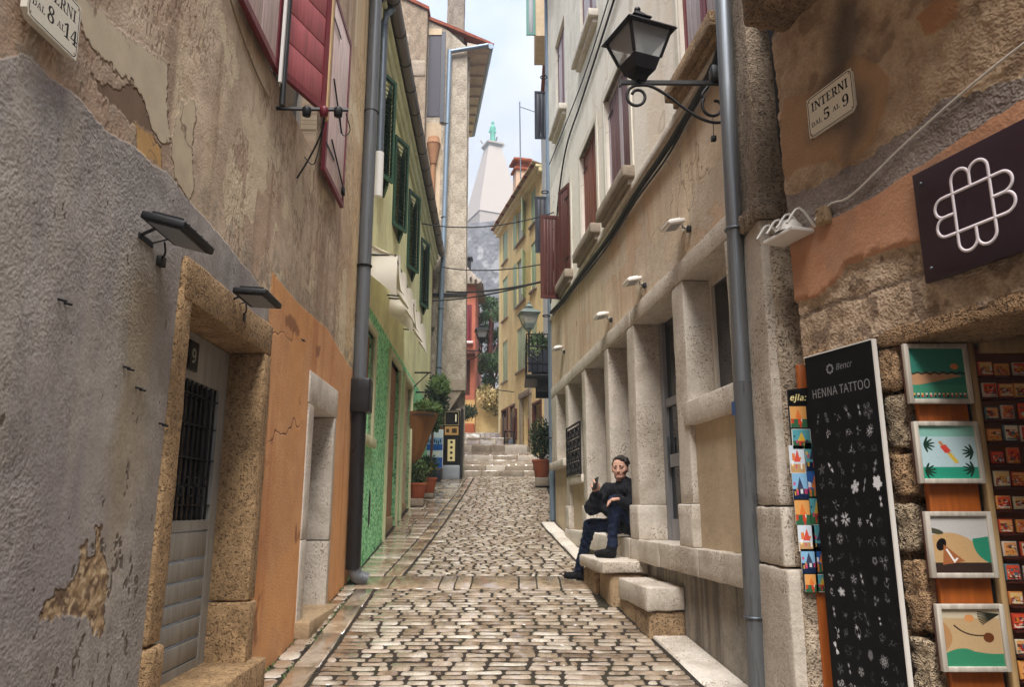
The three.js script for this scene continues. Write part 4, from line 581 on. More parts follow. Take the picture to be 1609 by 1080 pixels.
// ---------------------------------------------------------------- right: the shop
const hS = thing('shop_house', 'old shop house with lumpy stucco, orange patch and rough stone around a dark doorway', 'house', FS, sS(3.5), 0.25, 0);
{
  const s0 = sS(4.16), s1 = sS(1.8), y0 = 2.44, y1 = 7.5, nx = 110, ny = 210, g = new THREE.PlaneGeometry(s1 - s0, y1 - y0, nx, ny), p = g.attributes.position, uv = g.attributes.uv, o = [0, 0, 0, 0];
  for (let i = 0; i < p.count; i++) { const s = p.getX(i) + (s0 + s1) / 2, y = p.getY(i) + (y0 + y1) / 2; p.setXYZ(i, s, y, shopZones(-s / 1.0512, y, o)); uv.setXY(i, s, y); }
  g.computeVertexNormals(); part(hS, 'wall', g, M_S); part(hS, 'wall_core', box(s0, s1, 2.44, 7.5, -0.4, -0.025), M.rough); part(hS, 'lintel', rbox(s0, s1, 2.38, 2.46, -0.4, 0.012, 0.012, 0.015, 0.1, 3), M.rough);
  part(hS, 'jamb', box(s0, sS(3.62), -0.3, 2.38, -0.4, -0.03), M.rough);
  // rough stones of the door jamb
  for (const [a, b, i] of [[0.1, 0.62, 0], [0.64, 1.02, 1], [1.05, 1.37, 2], [1.40, 1.62, 3], [1.66, 1.86, 4], [1.88, 2.14, 5], [2.16, 2.38, 6]]) part(hS, 'jamb_stone', rbox(sS(3.66), sS(3.545) + rr(-0.015, 0.012), a + 0.004, b - 0.004, -0.2, -0.005 + rr(-0.012, 0.012), 0.022, 0.05, 0.035, i * 3 + 1), i % 2 ? M.rubble : M.rough);
  part(hS, 'near_wall', box(sS(2.15), s1, -0.5, 2.38, -0.4, -0.01), M.rough);
  part(hS, 'street_wall', box(-1.8, 12, -0.8, 7.5, -0.4, 0).rotateY(0.313).translate(0.56, 0, 0.0), M.tan);
  // out-of-view stone balcony with a bracket, added to shade the shop wall
  const shadeBalcony = part(hS, 'balcony', rbox(sS(4.1), sS(2.1), 4.84, 4.98, -0.1, 0.85, 0.03, 0.02, 0.15, 5), M.stoneGrey); part(hS, 'added_balcony_bracket', rbox(sS(2.75), sS(2.5), 4.6, 4.84, -0.05, 0.5, 0.05, 0.04, 0.08, 6), M.stoneGrey, shadeBalcony);
  for (let i = 0; i < 18; i++) part(hS, 'baluster', bar([sS(4.08) + i * 0.122, 4.98, 0.8], [sS(4.08) + i * 0.122, 5.9, 0.8], 0.01), M.iron, shadeBalcony); part(hS, 'handrail', flat([sS(4.09), 5.9, 0.8], [sS(2.1), 5.9, 0.8], 0.03, 0.03), M.iron, shadeBalcony);
  // the dark room behind
  const r0 = sS(4.3), r1 = sS(1.2); part(hS, 'room', [box(r0, r1, 0.0, 0.24, -3.4, -0.02), box(r0, r1, 2.5, 2.6, -3.4, -0.4), box(r0, r1, 0.2, 2.6, -3.5, -3.4), box(r0 - 0.1, r0, 0.2, 2.6, -3.4, -0.4), box(r1, r1 + 0.1, 0.2, 2.6, -3.4, -0.4)], std(0x9a8c7a, 0.9));
}
// corner pilaster of dressed stone between the two houses
{
  const p = thing('stone_pilaster', 'weathered stone corner pilaster with a rough dark flank beside the steel downpipe', 'pilaster', FW, 1.6, 0.35, -4.6);
  for (const [x0, y0, y1, d0, m, i] of [[1.535, 1.62, 3.36, 4.36, M.stone, 1], [1.52, 1.28, 1.61, 4.33, M.stone, 2], [1.515, -0.2, 1.27, 4.28, M.stone, 3], [1.56, 3.5, 5.2, 4.40, M.roughGrey, 5], [1.58, 5.21, 8.5, 4.42, M.roughGrey, 6]]) part(p, 'shaft_block', rbox(x0, 1.9, y0, y1, -4.88, -d0, 0.02, 0.016, 0.07, i), m);
  part(p, 'core', box(1.74, 3.0, -0.4, 8.5, -4.87, -4.13), M.rough); part(p, 'capital', rbox(1.50, 1.9, 3.365, 3.495, -4.88, -4.32, 0.03, 0.04, 0.07, 4), M.roughGrey);
  for (const [y0, y1, d, m, i] of [[-0.2, 1.27, 4.262, M.roughStone, 7], [1.285, 1.61, 4.315, M.roughStone, 8], [1.63, 3.35, 4.345, M.roughStone, 9]]) part(p, 'flank', rbox(1.585, 1.9, y0, y1, -4.4, -d, 0.02, 0.02, 0.06, i), m);
}
// ---------------------------------------------------------------- right, beyond: the white house with the balcony, the yellow house
const hH = thing('house', 'narrow white house with an iron balcony between the cream house and the yellow house', 'house', FH, -17, 2, 0);
{
  part(hH, 'wall', wall(-22.3, -13.1, 1, 13.6, [[-17.0, -15.6, 4.5, 6.6], [-17.2, -16.35, 10.2, 11.5]], 0.4), M.white);
  part(hH, 'window', [box(-17.0, -15.6, 4.5, 6.6, -0.3, -0.25)], M.brown); windowIn(hH, -17.2, -16.35, 10.2, 11.5, -0.15, M.whitePaint, M.stone);
  shutter(hH, -16.3, -15.92, 10.2, 11.45, 0.03, M.navy, M.navy, { boards: 3, turn: -1.5, hinge: -16.3, strap: false }); shutter(hH, -15.9, -15.5, 7.2, 8.55, 0.03, M.navy, M.navy, { boards: 3, turn: -1.5, hinge: -15.9, strap: false });
  part(hH, 'bay', [box(-15.4, -14.3, 11.6, 13.6, 0, 0.44)], M.beige); shutter(hH, -14.3, -14.1, 11.6, 13.5, 0.44, M.teal, M.greyPaint, { boards: 2, turn: -1.56, hinge: -14.3, strap: false });
  part(hH, 'roof_eave', box(-22.3, -13.1, 13.6, 13.7, -3, 0.1), M.tile);
  const b = part(hH, 'balcony', [rbox(-17.3, -15.95, 4.36, 4.46, 0, 0.66, 0.02), box(-17.2, -17.1, 4.1, 4.36, 0, 0.4), box(-16.15, -16.05, 4.1, 4.36, 0, 0.4)], M.iron);
  for (let i = 0; i <= 10; i++) part(hH, 'baluster', bar([-17.28 + i * 0.13, 4.46, 0.63], [-17.28 + i * 0.13, 5.34, 0.63], 0.012), M.iron, b);
  for (let i = 0; i <= 5; i++) part(hH, 'baluster', bar([-15.97, 4.46, 0.05 + i * 0.115], [-15.97, 5.34, 0.05 + i * 0.115], 0.012), M.iron, b);
  part(hH, 'handrail', [flat([-17.3, 5.35, 0.63], [-15.96, 5.35, 0.63], 0.03, 0.02), flat([-15.97, 5.35, 0], [-15.97, 5.35, 0.64], 0.03, 0.02), flat([-15.97, 4.7, 0], [-15.97, 4.7, 0.64], 0.02, 0.02)], M.iron, b);
  part(hH, 'side_panel', box(-15.985, -15.975, 4.5, 5.0, 0.04, 0.6), M.navy, b);
}
const hF = thing('house', 'tall yellow house with pale green shutters and souvenir windows above the steps', 'house', FF, sF(25), 3.2, 0);
{
  const up = [[22.75, 23.35], [24.05, 25.15], [26.5, 27.25]], fl = [[6.15, 7.65], [8.5, 10.1], [10.75, 11.95]];
  const rows = [[0, 0], [0, 1], [0, 2], [1, 0], [1, 1], [1, 2], [2, 0], [2, 1], [2, 2]];
  part(hF, 'wall', wall(sF(27.75), sF(22.0), 2.4, 12.2, [...rows.map(([i, j]) => [sF(up[j][1]), sF(up[j][0]), ...fl[i]]), [sF(24.55), sF(23.55), 3.0, 5.15], [sF(27.3), sF(25.4), 3.85, 5.05], [sF(23.25), sF(22.25), 3.65, 4.75]], 0.4), M.yellow);
  part(hF, 'corner', box(sF(27.8), sF(27.62), 2.4, 12.2, -0.38, 0.02), M.yellowPale); part(hF, 'far_wall', box(sF(27.8), sF(27.4), 2.4, 12.2, -4, -0.4), M.yellowPale);
  for (const [i, j] of rows) {
    const s0 = sF(up[j][1]), s1 = sF(up[j][0]), [a, b] = fl[i], m = (s0 + s1) / 2; if (i === 0 && j === 0) { part(hF, 'shutter', box(s0, s1, a, b, -0.06, -0.02), M.mint); continue; }
    part(hF, 'pane', box(s0, s1, a, b, -0.16, -0.14), M.glass);
    if (j === 1 && i > 0) { shutter(hF, s0, s0 - 0.42, a, b, 0.03, M.mint, M.mint, { boards: 3, hinge: s0, strap: false }); shutter(hF, s1, s1 + 0.42, a, b, 0.03, M.mint, M.mint, { boards: 3, hinge: s1, turn: -0.5, strap: false }); shutter(hF, s0, m, a, b, -0.05, M.mint, M.white, { boards: 1, strap: false }); }
    else { shutter(hF, s0, m - 0.005, a, b, -0.02, M.mint, M.mint, { boards: 3, strap: false }); shutter(hF, s1, m + 0.005, a, b, -0.02, M.mint, M.mint, { boards: 3, hinge: s1, strap: false }); }
    part(hF, 'sill', rbox(s0 - 0.08, s1 + 0.08, a - 0.09, a - 0.005, -0.1, 0.07, 0.015), M.stoneGrey);
  }
  const f = part(hF, 'shop_door', [rbox(sF(24.7), sF(24.55), 2.9, 5.2, -0.1, 0.05, 0.02), rbox(sF(23.55), sF(23.4), 2.9, 5.2, -0.1, 0.05, 0.02), rbox(sF(24.75), sF(23.35), 5.15, 5.35, -0.1, 0.07, 0.02)], M.stoneGrey); part(hF, 'doorway', box(sF(24.55), sF(23.55), 2.9, 5.15, -1.2, -1.15), M.brownWall, f); part(hF, 'door_leaf', box(sF(24.5), sF(24.0), 3.05, 4.5, -0.3, -0.2), std(0x9c4a34, 0.7), f);
  for (const [a, b, y0, y1] of [[25.4, 27.3, 3.85, 5.05], [22.25, 23.25, 3.65, 4.75]]) { const q = part(hF, 'shop_window', [rbox(sF(b), sF(b) + 0.08, y0, y1, -0.1, 0.03, 0.01), rbox(sF(a) - 0.08, sF(a), y0, y1, -0.1, 0.03, 0.01), rbox(sF(b), sF(a), y1, y1 + 0.08, -0.1, 0.04, 0.01), rbox(sF(b), sF(a), y0 - 0.08, y0, -0.1, 0.05, 0.01)], M.brown); part(hF, 'pane', box(sF(b), sF(a), y0, y1, -0.3, -0.28), M.glass, q); }
  // roof edge with tiles
  const e = part(hF, 'cornice', [rbox(sF(27.85), sF(21.9), 12.05, 12.2, -0.1, 0.14, 0.02), rbox(sF(27.9), sF(21.9), 12.2, 12.3, -3, 0.24, 0.02)], M.yellowPale);
  for (let i = 0; i < 30; i++) part(hF, 'roof_tile', new THREE.CylinderGeometry(0.10, 0.09, 0.5, 8, 1, false, -Math.PI / 2, Math.PI).rotateX(Math.PI / 2 - 0.25).translate(sF(27.85) + 0.1 + i * 0.205, 12.34, 0.1), i % 4 ? M.stoneWarm : M.tile, e);
  const ch = part(hF, 'chimney', rbox(sF(27.25), sF(26.75), 12.2, 14.5, -0.9, -0.4, 0.02), skin_(T_PLASTER, 0xcfae98, 0.9, 0.01)); part(hF, 'chimney_cap', [rbox(sF(27.33), sF(26.67), 14.5, 14.6, -0.98, -0.32, 0.02), ...[0, 1, 2, 3].map(i => rbox(sF(27.25) + i * 0.14, sF(27.25) + i * 0.14 + 0.08, 14.6, 14.86, -0.88, -0.42, 0.02)), rbox(sF(27.38), sF(26.62), 14.86, 14.96, -1.02, -0.28, 0.02, 0.03, 0.15), rbox(sF(27.15), sF(26.85), 14.96, 15.1, -0.8, -0.5, 0.04, 0.03, 0.15)], M.tile, ch);
}
// ---------------------------------------------------------------- the bell tower and the grey wall below it
{
  const X = -3.1, Z = -110, t = thing('church_tower', 'pale stone church spire with a green statue on its tip', 'tower', FW, X, 6, Z);
  const pyr = (w0, w1, y0, y1) => { let g = norm(new THREE.CylinderGeometry(w1 / Math.SQRT2, w0 / Math.SQRT2, y1 - y0, 4, 1)); g.rotateY(Math.PI / 4 + 0.42); g.translate(X, (y0 + y1) / 2, Z); g.computeVertexNormals(); return metreUV(g); };
  part(t, 'shaft', pyr(7.2, 7.0, 5, 45.6), M.spire);  const sp = part(t, 'spire', pyr(7.2, 2.2, 45.6, 58.0), M.spire); part(t, 'gallery', [pyr(2.2, 2.7, 58, 58.4), pyr(2.8, 2.8, 58.4, 58.7)], M.spire, sp);
  for (let i = 0; i < 4; i++) { const a = 0.42 + Math.PI / 4 + i * Math.PI / 2; part(t, 'gallery_post', bar([X + 1.7 * Math.cos(a), 58.6, Z + 1.7 * Math.sin(a)], [X + 2.0 * Math.cos(a), 59.1, Z + 2.0 * Math.sin(a)], 0.12), M.spire, sp); }
  part(t, 'statue', [lathe([[0.001, 0], [0.55, 0], [0.52, 0.4], [0.40, 1.2], [0.44, 2.2], [0.5, 2.8], [0.36, 3.2], [0.16, 3.4], [0.22, 3.6], [0.24, 3.85], [0.14, 4.1], [0.001, 4.15]], 12).translate(X, 58.8, Z), bar([X - 0.35, 61.7, Z], [X - 0.55, 60.8, Z + 0.2], 0.13, 8), bar([X + 0.35, 61.7, Z], [X + 0.45, 60.7, Z + 0.3], 0.13, 8)], M.copper, sp);
  const w = thing('stone_building', 'grey mottled stone church wall below the spire', 'building', FW, -4, 6, -92);
  const g = wall(-12, 6, 5, 38.6, [], 1.2), p = g.attributes.position; for (let i = 0; i < p.count; i++) if (p.getY(i) > 30) p.setY(i, 38.3 + (p.getX(i) + 4) * 0.12); g.translate(0, 0, -92); part(w, 'wall', g, M.farGrey);
}
// unseen end wall added behind the camera to hold back light from there
{
  const b = thing('house', 'unseen plain plastered house added behind the photographer to block light', 'house', FW, 1, -0.6, 11); part(b, 'wall', box(-3, 6, -1, 7.5, 11, 11.4), M.tan);
}

// ---------------------------------------------------------------- print: flat painted faces
function canvasMat(w, h, draw, rough = 0.5, extra = {}) { const c = document.createElement('canvas'); c.width = w; c.height = h; const x = c.getContext('2d'); draw(x, w, h); { const R = mulberry(w * 7 + h); for (let i = 0; i < w * h / 60; i++) { x.fillStyle = R() < 0.5 ? `rgba(255,250,240,${0.07 * R()})` : `rgba(20,14,10,${0.09 * R()})`; x.fillRect(R() * w, R() * h, 1 + R() * 7, 1 + R() * 3); } } const t = new THREE.CanvasTexture(c); t.colorSpace = THREE.SRGBColorSpace; t.needsUpdate = true; return new THREE.MeshPhysicalMaterial({ map: t, roughness: rough, specularIntensity: 0.35, ...extra }); }
function face(s0, s1, y0, y1, n) { const g = new THREE.PlaneGeometry(s1 - s0, y1 - y0); g.translate((s0 + s1) / 2, (y0 + y1) / 2, n); return g; }
function plaque(name, label, F, s0, s1, y0, y1, lines, tilt) {
  const m = canvasMat(384, 272, (x, w, h) => {
    x.fillStyle = '#e9e2cf'; x.fillRect(0, 0, w, h); for (let i = 0; i < 900; i++) { x.fillStyle = `rgba(120,96,60,${rnd() * 0.05})`; x.fillRect(rnd() * w, rnd() * h, rnd() * 12, rnd() * 8); }
    x.strokeStyle = '#1c1c22'; x.lineWidth = 5; x.beginPath(); x.roundRect(8, 8, w - 16, h - 16, 26); x.stroke();
    x.fillStyle = '#15151a'; x.textAlign = 'center'; x.font = 'bold 78px serif'; x.save(); x.translate(w / 2, 104); x.scale(0.92, 1.1); x.fillText('INTERNI', 0, 0); x.restore();
    x.font = 'bold 44px serif'; x.fillText('DAL', 70, 206); x.fillText('AL', 240, 196); x.font = 'bold 104px serif'; x.fillText(lines[0], 160, 212); x.fillText(lines[1], 318, 212);
    x.fillStyle = 'rgba(120,72,30,.6)'; for (const [a, b] of [[20, 24], [w - 22, 24], [20, h - 24], [w - 22, h - 24]]) { x.beginPath(); x.arc(a, b, 6, 0, 7); x.fill(); }
  }, 0.22);
  const p = thing(name, label, 'sign', F, (s0 + s1) / 2, y0, 0.03), c = 0.028, a = [s0, s1], b = [y0, y1], T = g => { g.translate(-(s0 + s1) / 2, -(y0 + y1) / 2, 0); g.rotateZ(tilt); g.translate((s0 + s1) / 2, (y0 + y1) / 2, 0); return g; };
  part(p, 'plate', T(slab([[s0 + c, y0], [s1 - c, y0], [s1, y0 + c], [s1, y1 - c], [s1 - c, y1], [s0 + c, y1], [s0, y1 - c], [s0, y0 + c]], 0.03, 0.052)), M.enamel);
  part(p, 'lettering', T(face(s0 + 0.004, s1 - 0.004, y0 + 0.004, y1 - 0.004, 0.0535).toNonIndexed()), m);
}
plaque('house_number_sign', 'cream enamel plaque reading INTERNI DAL 8 AL 14 on the ochre plaster', FL, 2.14, 2.44, 3.19, 3.41, ['8', '14'], 0.06);
plaque('house_number_sign', 'cream enamel plaque reading INTERNI DAL 5 AL 9 on the stained stucco', FS, sS(3.91), sS(3.57), 3.65, 3.90, ['5', '9'], 0.0);
{
  const o = thing('door_number', 'small dark plate numbered 9 above the grey door', 'sign', FL, 4.4, 2.41, -0.22); part(o, 'plate', box(4.33, 4.47, 2.41, 2.585, -0.218, -0.205), M.iron);
  part(o, 'lettering', face(4.335, 4.465, 2.415, 2.58, -0.203).toNonIndexed(), canvasMat(96, 128, (x, w, h) => { x.fillStyle = '#191a18'; x.fillRect(0, 0, w, h); x.fillStyle = '#8d8d82'; x.font = 'bold 96px sans-serif'; x.textAlign = 'center'; x.fillText('9', w / 2, 98); }));
}
// ---------------------------------------------------------------- floodlights
function floodlight(label, F, s, y, n, w, h, tilt, mats, group) {
  const o = thing('floodlight', label, 'floodlight', F, s, y - 0.1, 0, group), T = g => { g.rotateX(tilt); g.translate(s, y, n); return g; };
  part(o, 'housing', T(rbox(-w / 2, w / 2, -0.018, 0.018, -h / 2, h / 2, 0.012)), mats[0]); part(o, 'fins', [0, 1, 2, 3, 4].map(i => T(box(-w / 2 + 0.03 + i * (w - 0.07) / 4, -w / 2 + 0.04 + i * (w - 0.07) / 4, 0.018, 0.034, -h / 2 + 0.03, h / 2 - 0.03))), mats[0]);
  part(o, 'lens', T(box(-w / 2 + 0.03, w / 2 - 0.03, -0.022, -0.0185, -h / 2 + 0.03, h / 2 - 0.03)), mats[1]); part(o, 'bracket', [flat([s - w * 0.2, y + 0.005, n * 0.6], [s - w * 0.15, y - 0.03, 0], 0.016, 0.005), flat([s + w * 0.2, y + 0.005, n * 0.6], [s + w * 0.15, y - 0.03, 0], 0.016, 0.005), box(s - w * 0.2, s + w * 0.2, y - 0.045, y - 0.02, 0, 0.006)], mats[0]);
  part(o, 'cable', [tube([[s + 0.06, y - 0.02, n * 0.4], [s + 0.1, y - 0.06, 0.05], [s + 0.14, y - 0.08, 0.01]], 0.005, 12), rbox(s + 0.12, s + 0.17, y - 0.11, y - 0.06, 0, 0.03, 0.005)], M.rubber);
}
floodlight('large black floodlight on the grey roughcast above the door, tilted down', FL, 3.22, 2.83, 0.15, 0.36, 0.2, 0.25, [M.rubber, M.plasticGrey]);
floodlight('black floodlight on the stone lintel beside the orange wall', FL, 4.40, 2.86, 0.15, 0.34, 0.2, 0.05, [M.rubber, M.plasticGrey]);
for (const [px, py, lab] of [[1075, 355, 'white floodlight on the beige wall above the shop window'], [1008, 443, 'white floodlight above the doorway next to the shop window'], [957, 497, 'white floodlight above the doorway where the man sits'], [885, 548, 'white floodlight beside the far downpipe of the beige house']]) { const [d, y] = onR(px, py); floodlight(lab, FR, sR(d), y, 0.10, 0.22, 0.15, 0.2, [M.plastic, M.plasticGrey], 'white floodlights along the beige wall'); }
{ // white clip lamp on the stone corner
  const o = thing('clip_lamp', 'white spotlight in a wire cage clipped to the corner above the orange patch', 'lamp', FS, sS(4.02), 3.14, 0.1);
  part(o, 'housing', [rbox(sS(4.2), sS(3.95), 3.11, 3.135, 0.04, 0.19, 0.012)], M.plastic); part(o, 'reflector', lathe([[0.001, 0.075], [0.04, 0.07], [0.07, 0.04], [0.08, 0]], 16).translate(sS(4.06), 3.14, 0.12), M.plastic);
  for (let i = 0; i < 4; i++) part(o, 'cage_wire', tube([[sS(4.2) + i * 0.09, 3.14, 0.04], [sS(4.2) + i * 0.09, 3.24, 0.14], [sS(4.2) + i * 0.09, 3.14, 0.23]], 0.007, 10), M.plastic); part(o, 'cable', tube([[sS(3.9), 3.16, 0.08], [sS(3.8), 3.22, 0.05], [sS(3.7), 3.2, 0.05], [sS(3.3), 3.32, 0.05], [sS(2.9), 3.42, 0.05], [sS(2.4), 3.5, 0.05]], 0.006, 40), M.plastic);
  part(o, 'clip', [rbox(sS(3.9), sS(3.82), 3.12, 3.22, 0.03, 0.08, 0.01)], M.stoneWarm);
}
single('stone_stub', 'broken stone bracket jutting from the stucco above the plaque', 'stone bracket', FS, sS(3.85), 4.5, 0.1, rbox(sS(4.1), sS(3.62), 4.46, 4.835, -0.05, 0.3, 0.05, 0.05, 0.06, 4), M.roughDark);
// ---------------------------------------------------------------- downpipes
{
  const o = thing('downpipe', 'grey downpipe with a black lower casing between the orange and green houses', 'downpipe', FL, 8.6, 0.8, 0.1);
  part(o, 'pipe', [bar([8.42, 2.95, 0.08], [8.36, 9.5, 0.08], 0.078, 16)], M.pipe); part(o, 'casing', bar([8.48, 0.95, 0.09], [8.43, 2.75, 0.09], 0.082, 16), M.pipeDark); part(o, 'collar', rbox(8.31, 8.54, 2.66, 3.05, 0.0, 0.22, 0.02), M.pipeDark); part(o, 'shoe', tube([[8.48, 1.0, 0.09], [8.49, 0.88, 0.13], [8.52, 0.84, 0.24]], 0.075, 10, 12), M.pipe);
  for (const y of [4.4, 6.4, 8.0]) part(o, 'clamp', new THREE.TorusGeometry(0.082, 0.012, 6, 18).rotateX(Math.PI / 2).translate(8.40, y, 0.08), M.iron);
  const q = thing('downpipe', 'thin light grey downpipe with a white end below the green house gutter', 'downpipe', FL, 8.86, 5.5, 0.12); part(q, 'pipe', [bar([8.88, 6.1, 0.12], [8.84, 7.95, 0.12], 0.055, 12), tube([[8.84, 7.9, 0.12], [8.84, 8.1, 0.14], [8.9, 8.25, 0.22]], 0.055, 10, 12)], M.zinc); part(q, 'white_end', bar([8.9, 5.5, 0.12], [8.88, 6.1, 0.12], 0.062, 12), M.plastic);
  const g = thing('downpipe', 'shiny steel downpipe at the near corner of the beige house', 'downpipe', FR, sR(4.93), 0.45, 0.1); part(g, 'pipe', [bar([sR(4.86), 0.42, 0.1], [sR(4.76), 2.4, 0.11], 0.058, 20)], M.pipe); part(g, 'upper_pipe', bar([sR(4.76), 2.4, 0.11], [sR(4.45), 8.5, 0.14], 0.055, 20), skin_(T_METAL, 0xa4acb4, 0.35, 0.0005, { metalness: 0.85 }));
  for (const y of [0.95, 3.42, 5.6]) part(g, 'clamp', new THREE.TorusGeometry(0.06, 0.009, 6, 18).rotateX(Math.PI / 2).translate(sR(4.86 - (y - 0.4) * 0.0506), y, 0.1 + (y - 0.4) * 0.005), M.zinc); part(g, 'sticker', face(-0.03, 0.03, -0.045, 0.045, 0.0).translate(sR(4.77) - 0.02, 2.23, 0.168).toNonIndexed(), std(0x3a5a8c, 0.5));
  const h = thing('downpipe', 'slim blue grey downpipe at the far corner of the cream house', 'downpipe', FR, sR(13.17), 1.4, 0.0); part(h, 'pipe', [bar([sR(13.17), 1.4, 0.0], [sR(13.17), 12.8, 0.0], 0.055, 14)], M.pipeBlue); for (const y of [2.8, 5.0, 7.4, 9.8]) part(h, 'clamp', new THREE.TorusGeometry(0.064, 0.011, 6, 16).rotateX(Math.PI / 2).translate(sR(13.04), y, 0.1), M.iron);
}
// ---------------------------------------------------------------- cables
const cable = (label, pts, r, seg = 40, mat = M.rubber) => { const p0 = pts[0]; return single('cable', label, 'cable', FW, p0[0], p0[1], p0[2], tube(pts, r, seg), mat); };
{
  const w = (d, y, n) => { const v = FR.world(sR(d), y, n); return [v.x, v.y, v.z]; };
  cable('thick black cable bundle running along the beige wall under the string course', [w(4.8, 5.2, 0.05), w(4.9, 4.9, 0.05), w(5.3, 4.82, 0.045), w(6.2, 4.78, 0.045), w(7.2, 4.8, 0.045), w(8.3, 4.77, 0.045), w(10, 4.84, 0.045), w(11.6, 4.9, 0.045), w(12.8, 5.0, 0.05)], 0.032, 80);
  cable('thin black wire looping below the bundle on the beige wall', [w(5.0, 4.84, 0.08), w(6.0, 4.70, 0.05), w(7.2, 4.72, 0.05), w(8.6, 4.69, 0.05), w(10.4, 4.78, 0.05), w(12.6, 4.9, 0.05)], 0.012, 80);
  cable('black wire climbing across the cream upper wall', [w(12.9, 5.2, 0.04), w(11.9, 6.9, 0.03), w(11.2, 7.35, 0.03), w(9.9, 7.45, 0.03), w(8, 7.6, 0.03), w(6, 7.8, 0.03), w(5, 7.9, 0.03)], 0.014, 60); cable('hair thin wire high on the cream upper wall', [w(12.9, 7.9, 0.03), w(11.4, 7.8, 0.03), w(9.5, 7.72, 0.03), w(7, 7.95, 0.03), w(5, 8.2, 0.03)], 0.009, 60);
  cable('fat black cable bundle in the corner beside the stone pilaster', [[1.62, 7.0, -4.35], [1.60, 5.4, -4.32], [1.62, 5.0, -4.28], [1.67, 4.7, -4.26], [1.69, 4.2, -4.26], [1.69, 3.85, -4.27], [1.72, 3.62, -4.3]], 0.028, 40); cable('second black cable in the corner beside the stone pilaster', [[1.60, 6.6, -4.36], [1.63, 5.2, -4.31], [1.65, 4.85, -4.28], [1.705, 4.5, -4.25], [1.715, 4.0, -4.25], [1.73, 3.7, -4.27]], 0.02, 40);
  const L = (d, y, n) => { const v = FL.world(d, y, n); return [v.x, v.y, v.z]; };
  cable('highest wire spanning the alley from the green house to the cream house', sag([-1.75, 7.0, -13.6], [0.85, 6.85, -12.6], 0.18), 0.012); cable('wire spanning from the stone house towards the brown shutter', sag([-1.85, 7.9, -19.0], [0.75, 6.5, -14.5], 0.12), 0.014);
  cable('thick wire spanning the alley level with the stone house band', sag([-1.75, 7.25, -19.1], [0.80, 6.0, -14.0], 0.1), 0.024); cable('lowest wire spanning from the stone house to the cream house', sag([-2.1, 7.0, -19.1], [0.8, 5.9, -13.6], 0.1), 0.018);
  const up = thing('conduit', 'grey electric conduit and white strip between the maroon shutters', 'conduit', FL, 4.72, 4.3, 0.05); part(up, 'pipe', bar([4.72, 4.35, 0.11], [4.70, 7, 0.11], 0.022, 10), M.pipeDark); part(up, 'strip', box(4.66, 4.685, 4.5, 7, 0.09, 0.11), M.plastic);
  cable('thin brown cable drooping across the ochre plaster', [L(3.45, 4.75, 0.015), L(3.75, 4.62, 0.015), L(4.1, 4.5, 0.012), L(4.5, 4.42, 0.012), L(4.75, 4.42, 0.01)], 0.006, 40, std(0x8c7a62, 0.9));
  // iron insulator bracket with hanging wires
  const b = thing('cable_bracket', 'iron bracket with insulators and loose wires below the pink shutter', 'bracket', FL, 4.98, 4.4, 0); part(b, 'arm', flat([4.95, 4.46, 0], [5.06, 4.52, 0.5], 0.02, 0.02), M.iron);
  for (const [t, m] of [[0.42, M.rubber], [0.66, M.maroon], [0.86, M.rubber]]) part(b, 'insulator', lathe([[0.001, -0.06], [0.03, -0.055], [0.035, 0], [0.02, 0.02], [0.001, 0.03]], 10).translate(4.95 + 0.11 * t, 4.46 + 0.06 * t, 0.5 * t), m);
  for (const w of [tube([[5.02, 4.48, 0.34], [5.12, 4.38, 0.3], [5.2, 4.2, 0.2], [5.25, 4.05, 0.1]], 0.007, 20), tube([[5.02, 4.48, 0.34], [5.1, 4.3, 0.3], [5.16, 4.12, 0.24], [5.2, 4.2, 0.16]], 0.004, 20), tube([[5.04, 4.5, 0.44], [5.12, 4.34, 0.46], [5.16, 4.4, 0.5], [5.08, 4.5, 0.48]], 0.004, 20)]) part(b, 'drop_wire', w, M.rubber);
}
